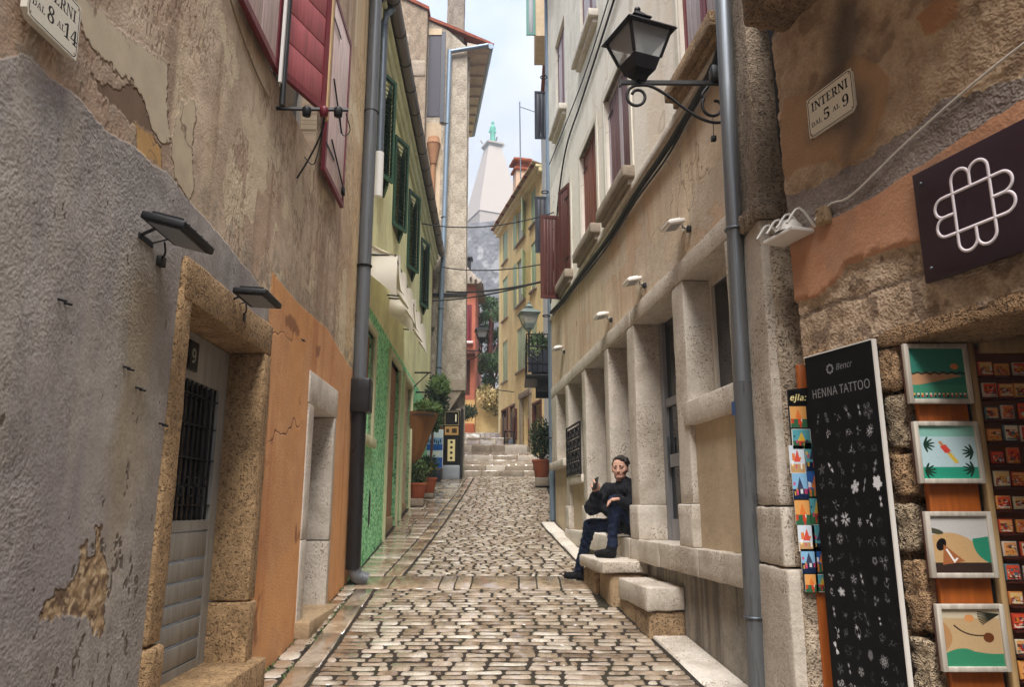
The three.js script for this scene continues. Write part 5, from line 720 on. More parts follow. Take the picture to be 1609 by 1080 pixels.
// ---------------------------------------------------------------- lanterns
function lantern(o, x, y, z, k, rot, metal, glass) {
  const fr = (r0, r1, a, b) => { const g = new THREE.CylinderGeometry(r1 * Math.SQRT2, r0 * Math.SQRT2, b - a, 4, 1); g.rotateY(Math.PI / 4); g.translate(0, (a + b) / 2, 0); return g; }, T = g => { g = norm(g); g.scale(k, k, k); g.rotateY(rot); g.translate(x, y, z); g.computeVertexNormals(); return g; };
  part(o, 'lantern_base', [fr(0.045, 0.07, 0, 0.06), fr(0.075, 0.10, 0.06, 0.10), fr(0.115, 0.155, 0.10, 0.23)].map(T), metal);
  const R0 = 0.155, R1 = 0.245, Y0 = 0.23, Y1 = 0.53, c = [[1, 1], [1, -1], [-1, -1], [-1, 1]];
  part(o, 'frame', [...c.map(([a, b]) => flat([a * R0, Y0, b * R0], [a * R1, Y1, b * R1], 0.026, 0.026)), ...c.map(([a, b], i) => { const [e, f] = c[(i + 1) % 4]; return flat([a * R1, Y1, b * R1], [e * R1, Y1, f * R1], 0.026, 0.026); })].map(T), metal);
  c.forEach(([a, b], i) => { const [e, f] = c[(i + 1) % 4], q = 0.96, g = new THREE.BufferGeometry(); g.setAttribute('position', new THREE.Float32BufferAttribute([a * R0 * q, Y0, b * R0 * q, e * R0 * q, Y0, f * R0 * q, e * R1 * q, Y1, f * R1 * q, a * R0 * q, Y0, b * R0 * q, e * R1 * q, Y1, f * R1 * q, a * R1 * q, Y1, b * R1 * q], 3)); g.setAttribute('uv', new THREE.Float32BufferAttribute(new Float32Array(12), 2)); g.computeVertexNormals(); part(o, 'pane', T(g), glass); });
  part(o, 'bulb', T(lathe([[0.001, 0.25], [0.03, 0.27], [0.045, 0.36], [0.04, 0.42], [0.02, 0.45], [0.02, 0.52]], 12)), M.plastic);
  part(o, 'lantern_roof', [fr(0.29, 0.275, 0.52, 0.545), fr(0.275, 0.11, 0.545, 0.66), fr(0.085, 0.085, 0.66, 0.72), fr(0.11, 0.10, 0.72, 0.74), fr(0.09, 0.03, 0.74, 0.82), new THREE.SphereGeometry(0.035, 10, 8).translate(0, 0.85, 0)].map(T), metal);
}
{
  const D = 5.0, P = (px, py) => atD(px, py, D), o = thing('wall_lantern', 'black iron wall lantern on a scrolled bracket over the alley', 'lantern', FW, 1.55, 4.3, -D);
  const a = P(975, 130), b = P(1150, 131); part(o, 'arm', [flat(a, b, 0.028, 0.028), flat(P(974, 124), P(974, 136), 0.012, 0.03)], M.iron);
  const spiral = (cx, cy, r0, r1, t0, t1, tail) => { const q = []; for (let i = 0; i <= 26; i++) { const t = t0 + (t1 - t0) * i / 26, r = r0 + (r1 - r0) * i / 26; q.push(P(cx + r * Math.cos(t), cy + r * Math.sin(t))); } return tail ? q.concat(tail.map(e => P(...e))) : q; };
  part(o, 'scroll', tube(spiral(1001, 152, 9, 18, Math.PI * 1.15, Math.PI * 3.55, [[1020, 135], [1045, 148], [1072, 168], [1100, 186], [1125, 193], [1150, 188]]), 0.012, 120, 8), M.iron); part(o, 'scroll', tube(spiral(1122, 167, 8, 20, -Math.PI * 0.5, Math.PI * 1.2, [[1103, 150], [1112, 136]]), 0.012, 80, 8), M.iron);
  part(o, 'wall_plate', [rbox(b[0] - 0.02, b[0] + 0.03, b[1] - 0.36, b[1] + 0.12, -D - 0.05, -D + 0.05, 0.01)], M.iron); part(o, 'junction_box', rbox(b[0] - 0.16, b[0] - 0.02, b[1] + 0.01, b[1] + 0.13, -D - 0.05, -D + 0.05, 0.012), M.black); part(o, 'hanging_weight', [bar(P(1120, 185), P(1121, 214), 0.003, 5), rbox(P(1121, 218)[0] - 0.018, P(1121, 218)[0] + 0.018, P(1121, 218)[1] - 0.02, P(1121, 218)[1] + 0.02, -D - 0.018, -D + 0.018, 0.004)], M.iron);
  const c = P(1006, 131); lantern(o, c[0], c[1] + 0.01, -D, 0.72, 0.38, M.iron, M.lampGlass);
  const q = thing('wall_lantern', 'old green lantern with white panes on the balcony corner', 'lantern', FW, 0.33, 5.2, -15); const e = atD(831, 522, 15); lantern(q, e[0], e[1], -15, 0.74, 0.2, skin_(T_METAL, 0x92a09a, 0.6, 0.001, { metalness: 0.2 }), M.lampGlass); part(q, 'arm', [bar([e[0], e[1] - 0.5, -15], [e[0], e[1] + 0.02, -15], 0.02), bar([e[0], e[1] - 0.3, -15], [0.97, e[1] - 0.3, -15], 0.016), tube([[e[0], e[1] - 0.5, -15], [e[0] + 0.2, e[1] - 0.62, -15], [0.97, e[1] - 0.75, -15]], 0.014, 16)], M.iron);
  const r = thing('wall_lantern', 'small dark lantern in front of the green tree', 'lantern', FW, -1.0, 7.2, -22.5); const f = atD(757, 540, 22.5); lantern(r, f[0], f[1], -22.5, 0.78, 0.1, M.iron, M.lampGlass); part(r, 'arm', [bar([f[0], f[1] + 0.02, -22.5], [f[0], f[1] - 0.25, -22.5], 0.02), bar([f[0], f[1] - 0.22, -22.5], [-1.75, f[1] - 0.22, -22.5], 0.018), tube([[f[0], f[1] - 0.25, -22.5], [f[0] - 0.2, f[1] - 0.45, -22.5], [-1.75, f[1] - 0.6, -22.5]], 0.014, 12)], M.iron);
}
// ---------------------------------------------------------------- awnings of the green house
for (const [a, b, lab] of [[8.98, 10.9, 'cream fabric awning with a wavy valance beside the grey downpipe'], [11.0, 13.1, 'second cream fabric awning with a wavy valance, further up the green house']]) {
  const o = thing('awning', lab, 'awning', FL, (a + b) / 2, 4.2, 0.1, 'awnings of the green house');
  const sheet = (f, nu, nv) => { const g = new THREE.PlaneGeometry(1, 1, nu, nv), p = g.attributes.position; for (let i = 0; i < p.count; i++) p.setXYZ(i, ...f(p.getX(i) + 0.5, p.getY(i) + 0.5)); g.computeVertexNormals(); return g; };
  const wv = u => Math.sin(u * Math.PI * 5.2 + 0.4) + 0.35 * Math.sin(u * Math.PI * 11 + 1), edge = u => 0.36 + 0.035 * wv(u), drop = u => 0.36 + 0.15 * wv(u);
  part(o, 'canopy', sheet((u, v) => [a + (b - a) * u, 4.90 - 0.17 * v - 0.03 * Math.sin(v * Math.PI) + 0.02 * wv(u) * v, 0.02 + edge(u) * v], 60, 10), M.fabric);
  part(o, 'valance', sheet((u, v) => [a + (b - a) * u, 4.73 + 0.02 * wv(u) - v * drop(u), 0.02 + edge(u) + 0.06 * v * v * wv(u)], 80, 10), M.fabric); part(o, 'side_flap', sheet((u, v) => [a + 0.03 * Math.sin(v * 4 + u * 3), 4.90 - 0.17 * u - v * (0.40 + 0.12 * u), 0.02 + u * 0.37], 10, 10), M.fabric);
  part(o, 'rod', bar([a, 4.74, 0.36], [b, 4.74, 0.36], 0.012), M.iron); part(o, 'support_arm', bar([a + 0.03, 4.76, 0.0], [a + 0.03, 4.74, 0.35], 0.012), M.iron); part(o, 'support_arm', bar([b - 0.03, 4.76, 0.0], [b - 0.03, 4.74, 0.35], 0.012), M.iron);
}
for (const [d, y, lab] of [[15.2, 4.35, 'upper iron bracket on the green house beyond the awnings'], [15.6, 4.0, 'lower iron bracket on the green house just above the wedge planter']]) single('wall_bracket', lab, 'bracket', FL, d, y, 0, [flat([d, y, 0], [d, y, 0.35], 0.02, 0.03), flat([d, y - 0.3, 0], [d, y, 0.3], 0.02, 0.02)], M.iron, 'brackets on the green house');
// ---------------------------------------------------------------- plants
function leafCloud(n, fn, len, wid) {
  const p = [], uv = [], v = V(), q = new THREE.Quaternion(), e = new THREE.Euler();
  for (let i = 0; i < n; i++) { const c = fn(); e.set(rr(-1.2, 1.2), rr(0, 6.28), rr(-0.8, 0.8)); q.setFromEuler(e); const l = len * rr(0.6, 1.3), w = wid * rr(0.7, 1.3), k = [[0, 0, 0], [w, 0.45 * l, 0.12 * l], [0, l, 0], [0, 0, 0], [0, l, 0], [-w, 0.45 * l, 0.12 * l]]; for (const a of k) { v.set(...a).applyQuaternion(q); p.push(c[0] + v.x, c[1] + v.y, c[2] + v.z); uv.push(0, 0); } }
  const g = new THREE.BufferGeometry(); g.setAttribute('position', new THREE.Float32BufferAttribute(p, 3)); g.setAttribute('uv', new THREE.Float32BufferAttribute(uv, 2)); g.computeVertexNormals(); return g;
}
const blob = (cx, cy, cz, rx, ry, rz) => () => { let x, y, z; do { x = rr(-1, 1); y = rr(-1, 1); z = rr(-1, 1); } while (x * x + y * y + z * z > 1); const k = 0.55 + 0.45 * Math.pow(rnd(), 0.5); return [cx + x * rx * k, cy + y * ry * k, cz + z * rz * k]; };
const LG = [leafMat(0x3c5a26), leafMat(0x55702e), leafMat(0x2c4420), leafMat(0xa89a54)];
function pot(label, X, d, r, h, plant, group, saucer) {
  const y = G(d) + 0.005, o = thing('flower_pot', label, 'plant pot', FW, X, y, -d, group); let y0 = y;
  if (saucer) { part(o, 'stand', rbox(X - r * 0.7, X + r * 0.7, y, y + saucer, -d - r * 0.7, -d + r * 0.7, 0.03, 0.02, 0.1), M.stoneGrey); y0 = y + saucer; }
  const pt = part(o, 'pot', lathe([[0.001, 0], [r * 0.68, 0], [r * 0.92, h * 0.86], [r, h * 0.86], [r * 1.02, h], [r * 0.9, h], [r * 0.86, h * 0.9], [0.001, h * 0.9]], 24).translate(X, y0, -d), M.terracotta); part(o, 'soil', new THREE.CircleGeometry(r * 0.88, 16).rotateX(-Math.PI / 2).translate(X, y0 + h * 0.93, -d), M.soil, pt);
  for (const [n, ry, rx, m, up] of plant) part(o, 'foliage', leafCloud(n, blob(X, y0 + h + up, -d, rx, ry, rx), 0.09, 0.022), m);
  for (let i = 0; i < 5; i++) part(o, 'stem', tube([[X + rr(-0.05, 0.05), y0 + h * 0.9, -d], [X + rr(-0.1, 0.1), y0 + h + 0.2, -d + rr(-0.1, 0.1)], [X + rr(-0.2, 0.2), y0 + h + plant[0][4] * 1.2, -d + rr(-0.15, 0.15)]], 0.008, 8, 5), M.brown);
}
pot('large terracotta pot with a leafy green bush beside the far downpipe', 0.70, 17.8, 0.23, 0.42, [[900, 0.62, 0.34, LG[0], 0.45], [400, 0.5, 0.3, LG[2], 0.4]], undefined, 0.2);
pot('terracotta pot of trailing plants by the foot of the green house', -1.86, 14.9, 0.19, 0.30, [[320, 0.3, 0.24, LG[1], 0.2], [200, 0.26, 0.2, LG[2], 0.15]], 'pots by the green house', 0.14); pot('reddish terracotta pot with a tall bush behind the first pot', -1.78, 16.0, 0.2, 0.32, [[320, 0.3, 0.24, LG[0], 0.22], [120, 0.22, 0.2, LG[3], 0.18]], 'pots by the green house', 0.1);
{ // tall half round wall planter made of orange brown boards
  const o = thing('wall_planter', 'orange brown wedge shaped wall planter spilling leaves', 'planter', FL, 15.1, 2.3, 0), g = new THREE.CylinderGeometry(0.62, 0.05, 1.45, 14, 6, false, -Math.PI / 2, Math.PI); g.scale(0.85, 0.9, 0.85); g.translate(15.1, 2.82, 0); part(o, 'body', metreUV(norm(g)), skin_(T_WOOD, 0x9c6c38, 0.8, 0.006)); part(o, 'soil', box(14.6, 15.6, 3.4, 3.44, 0, 0.46), M.soil);
  part(o, 'foliage', leafCloud(600, blob(15.3, 3.58, 0.28, 0.6, 0.14, 0.3), 0.12, 0.03), LG[1]); part(o, 'foliage', leafCloud(600, blob(15.9, 3.45, 0.35, 0.3, 0.35, 0.2), 0.12, 0.03), LG[0]);
  const b = thing('climbing_plant', 'dark climbing plant hanging beside the stone house corner', 'plant', FL, 17.8, 2.4, 0.2); part(b, 'foliage', leafCloud(1300, blob(17.7, 4.15, 0.3, 0.55, 0.6, 0.28), 0.11, 0.028), LG[2]); part(b, 'foliage', leafCloud(500, blob(17.4, 4.4, 0.4, 0.6, 0.3, 0.25), 0.1, 0.026), LG[1]); part(b, 'stem', tube([[17.8, 2.1, 0.1], [17.7, 3, 0.2], [17.8, 4.4, 0.2]], 0.03, 12), M.brown);
  const c = thing('balcony_plants', 'green plants growing through the iron balcony railing', 'plant', FH, -16.6, 4.46, 0.3); part(c, 'foliage', leafCloud(1200, blob(-16.5, 5.15, 0.35, 0.65, 0.3, 0.28), 0.1, 0.024), LG[0]); part(c, 'foliage', leafCloud(300, blob(-16.1, 4.95, 0.45, 0.2, 0.25, 0.2), 0.1, 0.02), leafMat(0x9aac7c)); part(c, 'trough', rbox(-17.1, -16.05, 4.47, 4.75, 0.1, 0.5, 0.02), M.navy);
  // tree and flowering bush over the garden wall
  const t = thing('tree', 'feathery green tree rising behind the ochre garden wall', 'tree', FW, -0.9, 4.5, -33); part(t, 'trunk', tube([[-0.9, 4.0, -33], [-0.85, 6.5, -33.1], [-1.0, 8.4, -33], [-0.9, 10.5, -33]], 0.13, 20, 8), M.brown);
  for (const [x, y, m] of [[-1.5, 8.6, 0], [-0.4, 7.9, 1], [-1.3, 9.6, 2], [-0.2, 9.4, 3]]) part(t, 'limb', tube([[-0.9, y - 1, -33], [(x - 0.9) / 2, y - 0.3, -33 + rr(-0.3, 0.3)], [x, y, -33 + rr(-0.5, 0.5)]], 0.05, 10, 6), M.brown);
  const clumps = []; for (let i = 0; i < 46; i++) { const y = rr(5.9, 11.0), k = Math.sin((y - 5.6) / 6.2 * Math.PI); clumps.push([-0.85 + rr(-1.25, 1.3) * k, y, -33 + rr(-1.2, 1.0) * k, rr(0.25, 0.5)]); }
  [LG[0], LG[1], leafMat(0x47683a)].forEach((m, j) => part(t, 'crown', clumps.filter((_, i) => i % 3 === j).map(([x, y, z, r]) => leafCloud(330, blob(x, y, z, r * 1.15, r * 0.95, r), 0.17, 0.04)), m));
  const f = thing('bush', 'dry flowering bush hanging over the ochre wall', 'bush', FW, -0.8, 5.6, -30.3); part(f, 'foliage', [[-1.1, 6.3, 0.4], [-0.7, 6.0, 0.45], [-0.6, 5.5, 0.4], [-1.0, 5.65, 0.35], [-0.4, 6.2, 0.35]].map(([x, y, r]) => leafCloud(170, blob(x, y, -30.25, r, r * 0.8, 0.25), 0.12, 0.04)), leafMat(0x8c8446)); part(f, 'blossom', leafCloud(350, blob(-0.8, 5.95, -30.1, 0.75, 0.6, 0.25), 0.09, 0.05), leafMat(0xe2cc92)); part(f, 'stem', [tube([[-0.9, 6.5, -30.35], [-0.8, 6.0, -30.2], [-0.65, 5.3, -30.15]], 0.02, 10, 5), tube([[-0.9, 6.5, -30.35], [-1.1, 6.2, -30.2], [-1.05, 5.6, -30.2]], 0.02, 10, 5)], M.brown);
  const r = thing('hanging_planter', 'dark leafy plant above red boxes by the red house door', 'plant', FW, -1.6, 4.2, -28.6); part(r, 'foliage', leafCloud(700, blob(-1.75, 5.2, -28.8, 0.45, 0.35, 0.3), 0.12, 0.03), LG[2]); part(r, 'box', rbox(-2.1, -1.45, 4.25, 4.8, -29.1, -28.6, 0.03), M.terracotta);
}
{ // blue and white ice cream board, black banner stand, small bench
  const o = thing('advert_board', 'blue and white advertising board beside the stone house', 'sign', FW, -1.95, G(18.7), -18.7), y = G(18.7); part(o, 'panel', rbox(-2.14, -1.72, y + 0.32, y + 1.28, -18.75, -18.68, 0.01), M.plastic); part(o, 'foot', rbox(-2.1, -1.76, y, y + 0.3, -18.85, -18.6, 0.02), M.navy);
  part(o, 'print', face(-2.13, -1.73, y + 0.33, y + 1.27, -18.676).toNonIndexed(), canvasMat(128, 288, (x, w, h) => { x.fillStyle = '#dfe9f2'; x.fillRect(0, 0, w, h); x.fillStyle = '#2a62b8'; x.fillRect(0, 110, w, 46); x.fillRect(0, 210, w, 78); x.fillStyle = '#8fb4dc'; x.fillRect(0, 60, w, 50); x.fillStyle = '#233a5c'; for (let i = 0; i < 7; i++) x.fillRect(10 + i * 16, 70 + (i % 3) * 6, 9, 28); x.fillStyle = '#f4f7fa'; x.beginPath(); x.ellipse(64, 182, 44, 16, 0, 0, 7); x.fill(); }));
  const b = thing('banner_stand', 'tall black display stand with cream panels and a grey base', 'display stand', FW, -1.55, G(19.05), -19.05), z = -19.05, Y = G(19.05); part(b, 'frame', rbox(-1.75, -1.33, Y + 0.36, Y + 1.75, z - 0.12, z, 0.01), M.black); part(b, 'base', rbox(-1.76, -1.32, Y, Y + 0.355, z - 0.16, z + 0.02, 0.015), M.plasticGrey); part(b, 'side_panel', box(-1.31, -1.26, Y + 0.02, Y + 1.8, z - 0.4, z - 0.02), M.black);
  part(b, 'print', face(-1.74, -1.34, Y + 0.37, Y + 1.74, z + 0.003).toNonIndexed(), canvasMat(128, 440, (x, w, h) => { x.fillStyle = '#15130f'; x.fillRect(0, 0, w, h); x.strokeStyle = '#c9b27a'; x.lineWidth = 3; x.strokeRect(8, 8, w - 16, 110); x.fillStyle = '#b08850'; x.fillRect(8, 130, w - 16, 70); x.fillStyle = '#3a2a16'; x.fillRect(66, 146, 40, 38); x.fillRect(20, 150, 24, 30); x.fillStyle = '#dccb94'; x.fillRect(34, 236, 60, 176); x.fillStyle = '#20180e'; for (let i = 0; i < 4; i++) { x.beginPath(); x.arc(64, 258 + i * 43, 11, 0, 7); x.fill(); } x.fillStyle = '#f0e6c8'; x.fillRect(92, 30, 10, 60); }));
  const c = thing('folding_chair', 'dark folding chair at the edge of the upper steps', 'chair', FW, 0.05, G(25.3), -25.2), q = G(25.2); part(c, 'seat', rbox(-0.28, 0.08, q + 0.4, q + 0.44, -25.4, -25.05, 0.01), M.brown); part(c, 'backrest', rbox(0.02, 0.08, q + 0.45, q + 0.9, -25.4, -25.05, 0.01), M.brown); for (const [x, z2] of [[-0.26, -25.08], [-0.26, -25.38], [0.05, -25.08], [0.05, -25.38]]) part(c, 'leg', bar([x, q + 0.01, z2], [x + 0.02, q + 0.4, z2], 0.02), M.iron);
}
// souvenirs hung in and around the yellow house's shop windows
for (let i = 0; i < 22; i++) { const inner = i < 14, d = inner ? 25.45 + (i % 7) * 0.27 : 22.35 + ((i - 14) % 4) * 0.24, y = inner ? 3.95 + Math.floor(i / 7) * 0.55 : 3.75 + Math.floor((i - 14) / 4) * 0.5, h = rr(0.3, 0.48); single('souvenir', 'small framed souvenir hung in the yellow house shop window', 'souvenir', FF, sF(d), y, inner ? -0.2 : -0.2, [rbox(sF(d) - 0.1, sF(d) + 0.1, y, y + h, -0.26, -0.2, 0.01)], [M.brown, std(0xc7a46a, 0.7), std(0x8a5a3a, 0.7), std(0x3e4a4c, 0.7), std(0xb8703c, 0.7)][Math.floor(rnd() * 5)], 'souvenirs in the yellow house windows'); }
for (const [a, b] of [[25.2, 27.5]]) for (let i = 0; i < 8; i++) { const d = a + i * (b - a) / 8, y = 3.75 + rr(0, 0.2), hh = rr(0.9, 1.25); single('hanging_ware', 'tall souvenir panel leaning on the yellow house wall', 'souvenir', FF, sF(d), y, 0.03, rbox(sF(d) - 0.09, sF(d) + 0.06, y, y + hh, 0.005, 0.06, 0.01), [M.brown, std(0x7a6248, 0.7), std(0x4a4038, 0.7), std(0xa07c54, 0.7)][i % 4], 'souvenir panels along the yellow house'); }
{ const o = thing('wall_sign_bracket', 'thin iron sign bracket over the yellow house shop door', 'bracket', FF, sF(24.9), 5.5, 0); part(o, 'arm', [bar([sF(25.6), 5.55, 0], [sF(25.6), 5.6, 0.6], 0.015), bar([sF(25.6), 5.1, 0.6], [sF(25.6), 5.6, 0.6], 0.012)], M.iron);
  const a = thing('antenna', 'thin roof aerial above the yellow house', 'antenna', FW, 0.35, 12.3, -26.5); part(a, 'mast', bar([0.35, 12.2, -26.5], [0.3, 17.2, -26.5], 0.025), M.zinc); part(a, 'boom', bar([0.3, 17.0, -26.5], [1.6, 16.5, -26.5], 0.02), M.zinc); }
// iron lattice guard in the fifth opening
{
  const o = thing('iron_lattice', 'black wrought iron lattice guard in the window beside the seated man', 'grille', FR, sR(10.85), 2.06, 0.04), s0 = sR(11.4), s1 = sR(10.36), n = 0.06; part(o, 'frame', [flat([s0, 2.08, n], [s1, 2.08, n], 0.02, 0.03), flat([s0, 2.78, n], [s1, 2.78, n], 0.02, 0.03), flat([s0, 2.06, n], [s0, 2.79, n], 0.03, 0.02), flat([s1, 2.06, n], [s1, 2.79, n], 0.03, 0.02)], M.iron);
  for (let i = 0; i < 7; i++) for (let j = 0; j < 4; j++) part(o, 'scroll', new THREE.TorusGeometry(0.068, 0.014, 6, 14, 5.2).rotateZ((i + j) % 2 * 3.1).translate(s0 + 0.08 + i * 0.147, 2.17 + j * 0.165, n), M.iron);
}
// ---------------------------------------------------------------- the shop's wares
{
  const o = thing('shop_sign', 'dark purple square shop sign with a white looped line emblem', 'sign', FS, sS(3.05), 2.6, 0.06), s0 = sS(3.275), s1 = sS(2.72), k = s1 - s0; part(o, 'panel', rbox(s0, s1, 2.6, 3.13, 0.05, 0.075, 0.003), std(0x2a1420, 0.4));
  const C = [(s0 + s1) / 2 - 0.005, 2.865], u = 0.066, pth = [], pt = (x, y) => pth.push([C[0] + x * u, C[1] + y * u, 0.078]);
  // four arms, each two rounded fingers, drawn as one flat line on every side of a square
  const seg = []; for (let q = 0; q < 4; q++) { const R = (x, y) => { const a = q * Math.PI / 2; return [C[0] + (x * Math.cos(a) - y * Math.sin(a)) * u, C[1] + (x * Math.sin(a) + y * Math.cos(a)) * u, 0.0765]; }; for (const cx of [-0.68, 0.68]) { const l = [R(cx - 0.68, 1.35)]; l.push(R(cx - 0.68, 2.0)); for (let i = 0; i <= 10; i++) { const a = Math.PI - i / 10 * Math.PI; l.push(R(cx + 0.68 * Math.cos(a), 2.15 + 0.68 * Math.sin(a))); } l.push(R(cx + 0.68, 1.35)); seg.push(tube(l, 0.0085, 40, 6)); } seg.push(bar(R(-1.36, 1.36), R(1.36, 1.36), 0.0085, 6)); }
  const wm = std(0xe6dce0, 0.6); part(o, 'emblem', seg.map(g => { g = norm(g); const p = g.attributes.position; for (let i = 0; i < p.count; i++) p.setZ(i, 0.0765 + (p.getZ(i) - 0.0765) * 0.25); return g; }), wm);
  for (const y of [2.66, 3.07]) part(o, 'screw', new THREE.SphereGeometry(0.008, 8, 6).translate(s0 + 0.045, y, 0.077), M.zinc);
}
{
  const s0 = sS(4.105), s1 = sS(3.625), y0 = 0.55, y1 = 2.425, o = thing('henna_board', 'tall black board of white henna tattoo designs leaning on the shop wall', 'sign board', FS, (s0 + s1) / 2, y0, 0.05);
  part(o, 'panel', rbox(s0, s1, y0, y1, 0.03, 0.05, 0.004), M.black); part(o, 'edge', [box(s1 - 0.006, s1 + 0.002, y0, y1, 0.03, 0.054), box(s0, s1 - 0.006, y1 - 0.005, y1 + 0.002, 0.03, 0.054)], M.plastic);
  part(o, 'print', face(s0 + 0.005, s1 - 0.008, y0 + 0.005, y1 - 0.008, 0.0525).toNonIndexed(), canvasMat(512, 1900, (x, w, h) => {
    x.fillStyle = '#08080a'; x.fillRect(0, 0, w, h); x.fillStyle = x.strokeStyle = '#8a8a8c'; x.textAlign = 'center'; x.lineWidth = 5; x.beginPath(); x.arc(196, 92, 22, 0, 7); x.stroke(); for (let i = 0; i < 8; i++) { x.beginPath(); x.arc(196 + 22 * Math.cos(i * 0.785), 92 + 22 * Math.sin(i * 0.785), 7, 0, 7); x.fill(); } x.font = 'italic 46px sans-serif'; x.fillText('Bencr', 300, 106); x.font = '68px sans-serif'; x.fillText('HENNA TATTOO', w / 2, 236, 440);
    const R = mulberry(5); for (let j = 0; j < 17; j++) for (let i = 0; i < 6; i++) {
      const cx = 62 + i * 78 + (R() - 0.5) * 26, cy = 346 + j * 92 + (R() - 0.5) * 26, a = 0.15 + 0.8 * R() * R(), s = 22 + R() * 18, fold = [1, 1, 1, 2, 2, 3, 5][Math.floor(R() * 7)]; x.save(); x.translate(cx, cy); x.rotate((R() - 0.5) * 1.2); x.scale(0.7 + R() * 0.5, 0.9 + R() * 0.5); x.strokeStyle = x.fillStyle = `rgba(225,225,228,${a})`; x.lineWidth = 2 + R() * 2.5;
      const strokes = []; for (let q = 0; q < 3 + R() * 4; q++) strokes.push([R() * 6.3, R() * s * 0.4, (R() - 0.5) * s * 1.6, s * (0.3 + R()), (R() - 0.5) * s * 1.6, s * R(), (R() - 0.5) * s, s * (0.4 + 0.6 * R()), R() < 0.2]);
      for (let f = 0; f < fold; f++) { for (const [t, y0, x1, y1, x2, y2, x3, y3, fill] of strokes) for (const m of fold === 1 ? [1] : [1, -1]) { x.save(); x.rotate(f / fold * 6.283 + (fold === 1 ? t : 0)); x.scale(m, 1); x.beginPath(); x.moveTo(0, y0); x.bezierCurveTo(x1 * 0.5, y1 * 0.6, x2, y2, x3 * 0.5, y3); fill ? x.fill() : x.stroke(); x.restore(); } }
      if (R() < 0.5) { x.beginPath(); x.arc(0, 0, s * (0.2 + 0.4 * R()), 0, 6.3 * (0.5 + 0.5 * R())); x.stroke(); } x.restore();
    }
  }, 0.6, { }));
}
// postcard pictures: sky, land, a bright thing, all flat print; one atlas, 24 cells
const cards = canvasMat(1024, 1024, (x) => {
  const R = mulberry(11), sky = ['#3f86c8', '#8ec0e4', '#d8e4ee', '#2f5fa8', '#e8a860', '#c84a3a', '#5aa6b0'], land = ['#2c4a6a', '#7a3a2a', '#3a6a4a', '#a8542c', '#1c2a48', '#c8a070'], hot = ['#e0402c', '#f0c040', '#ffffff', '#e87838', '#30304a', '#d84a78'];
  for (let j = 0; j < 5; j++) for (let i = 0; i < 6; i++) { const X = i * 170, Y = j * 204, p = a => a[Math.floor(R() * a.length)]; x.save(); x.beginPath(); x.rect(X, Y, 170, 204); x.clip(); x.fillStyle = p(sky); x.fillRect(X, Y, 170, 204); x.fillStyle = p(land); x.fillRect(X, Y + 110 + R() * 40, 170, 120); for (let q = 0; q < 7; q++) { x.fillStyle = p(hot); x.globalAlpha = 0.85; x.fillRect(X + R() * 140, Y + 60 + R() * 80, 10 + R() * 26, 16 + R() * 50); } x.fillStyle = p(hot); x.beginPath(); x.moveTo(X + 60 + R() * 40, Y + 30); x.lineTo(X + 50, Y + 120); x.lineTo(X + 120, Y + 120); x.fill(); x.globalAlpha = 1; x.strokeStyle = '#f4f2ee'; x.lineWidth = 10; if (R() < 0.5) x.strokeRect(X + 3, Y + 3, 164, 198); x.restore(); }
}, 0.35);
const magnets = canvasMat(1024, 1024, (x) => {
  const R = mulberry(23), bg = ['#e8583a', '#f0aa68', '#f4e2c4', '#dc4a3c', '#f0844c', '#f0c884', '#f4d08a'], hot = ['#f0e0c8', '#a82820', '#e8a040', '#5a3a2c', '#f4ece0', '#d85a3c', '#4c6c78'];
  for (let j = 0; j < 5; j++) for (let i = 0; i < 6; i++) { const X = i * 170, Y = j * 204, p = a => a[Math.floor(R() * a.length)]; x.save(); x.beginPath(); x.rect(X, Y, 170, 204); x.clip(); x.fillStyle = p(bg); x.fillRect(X, Y, 170, 204); for (let q = 0; q < 16; q++) { x.fillStyle = p(hot); x.globalAlpha = 0.9; const w = 14 + R() * 40, h = 16 + R() * 60; x.fillRect(X + R() * 150, Y + 40 + R() * 140, w, h); x.fillStyle = '#a03c28'; x.fillRect(X + R() * 150, Y + 40 + R() * 120, w * 0.9, 9); } x.globalAlpha = 1; x.fillStyle = p(hot); x.fillRect(X + 20, Y + 172, 130, 18); x.restore(); }
}, 0.4);
function cardFace(g, k) { const uv = g.attributes.uv, i = k % 6, j = Math.floor(k / 6) % 5; for (let q = 0; q < uv.count; q++) uv.setXY(q, (i * 170 + 4 + uv.getX(q) * 162) / 1024, 1 - (j * 204 + 4 + (1 - uv.getY(q)) * 196) / 1024); return g; }
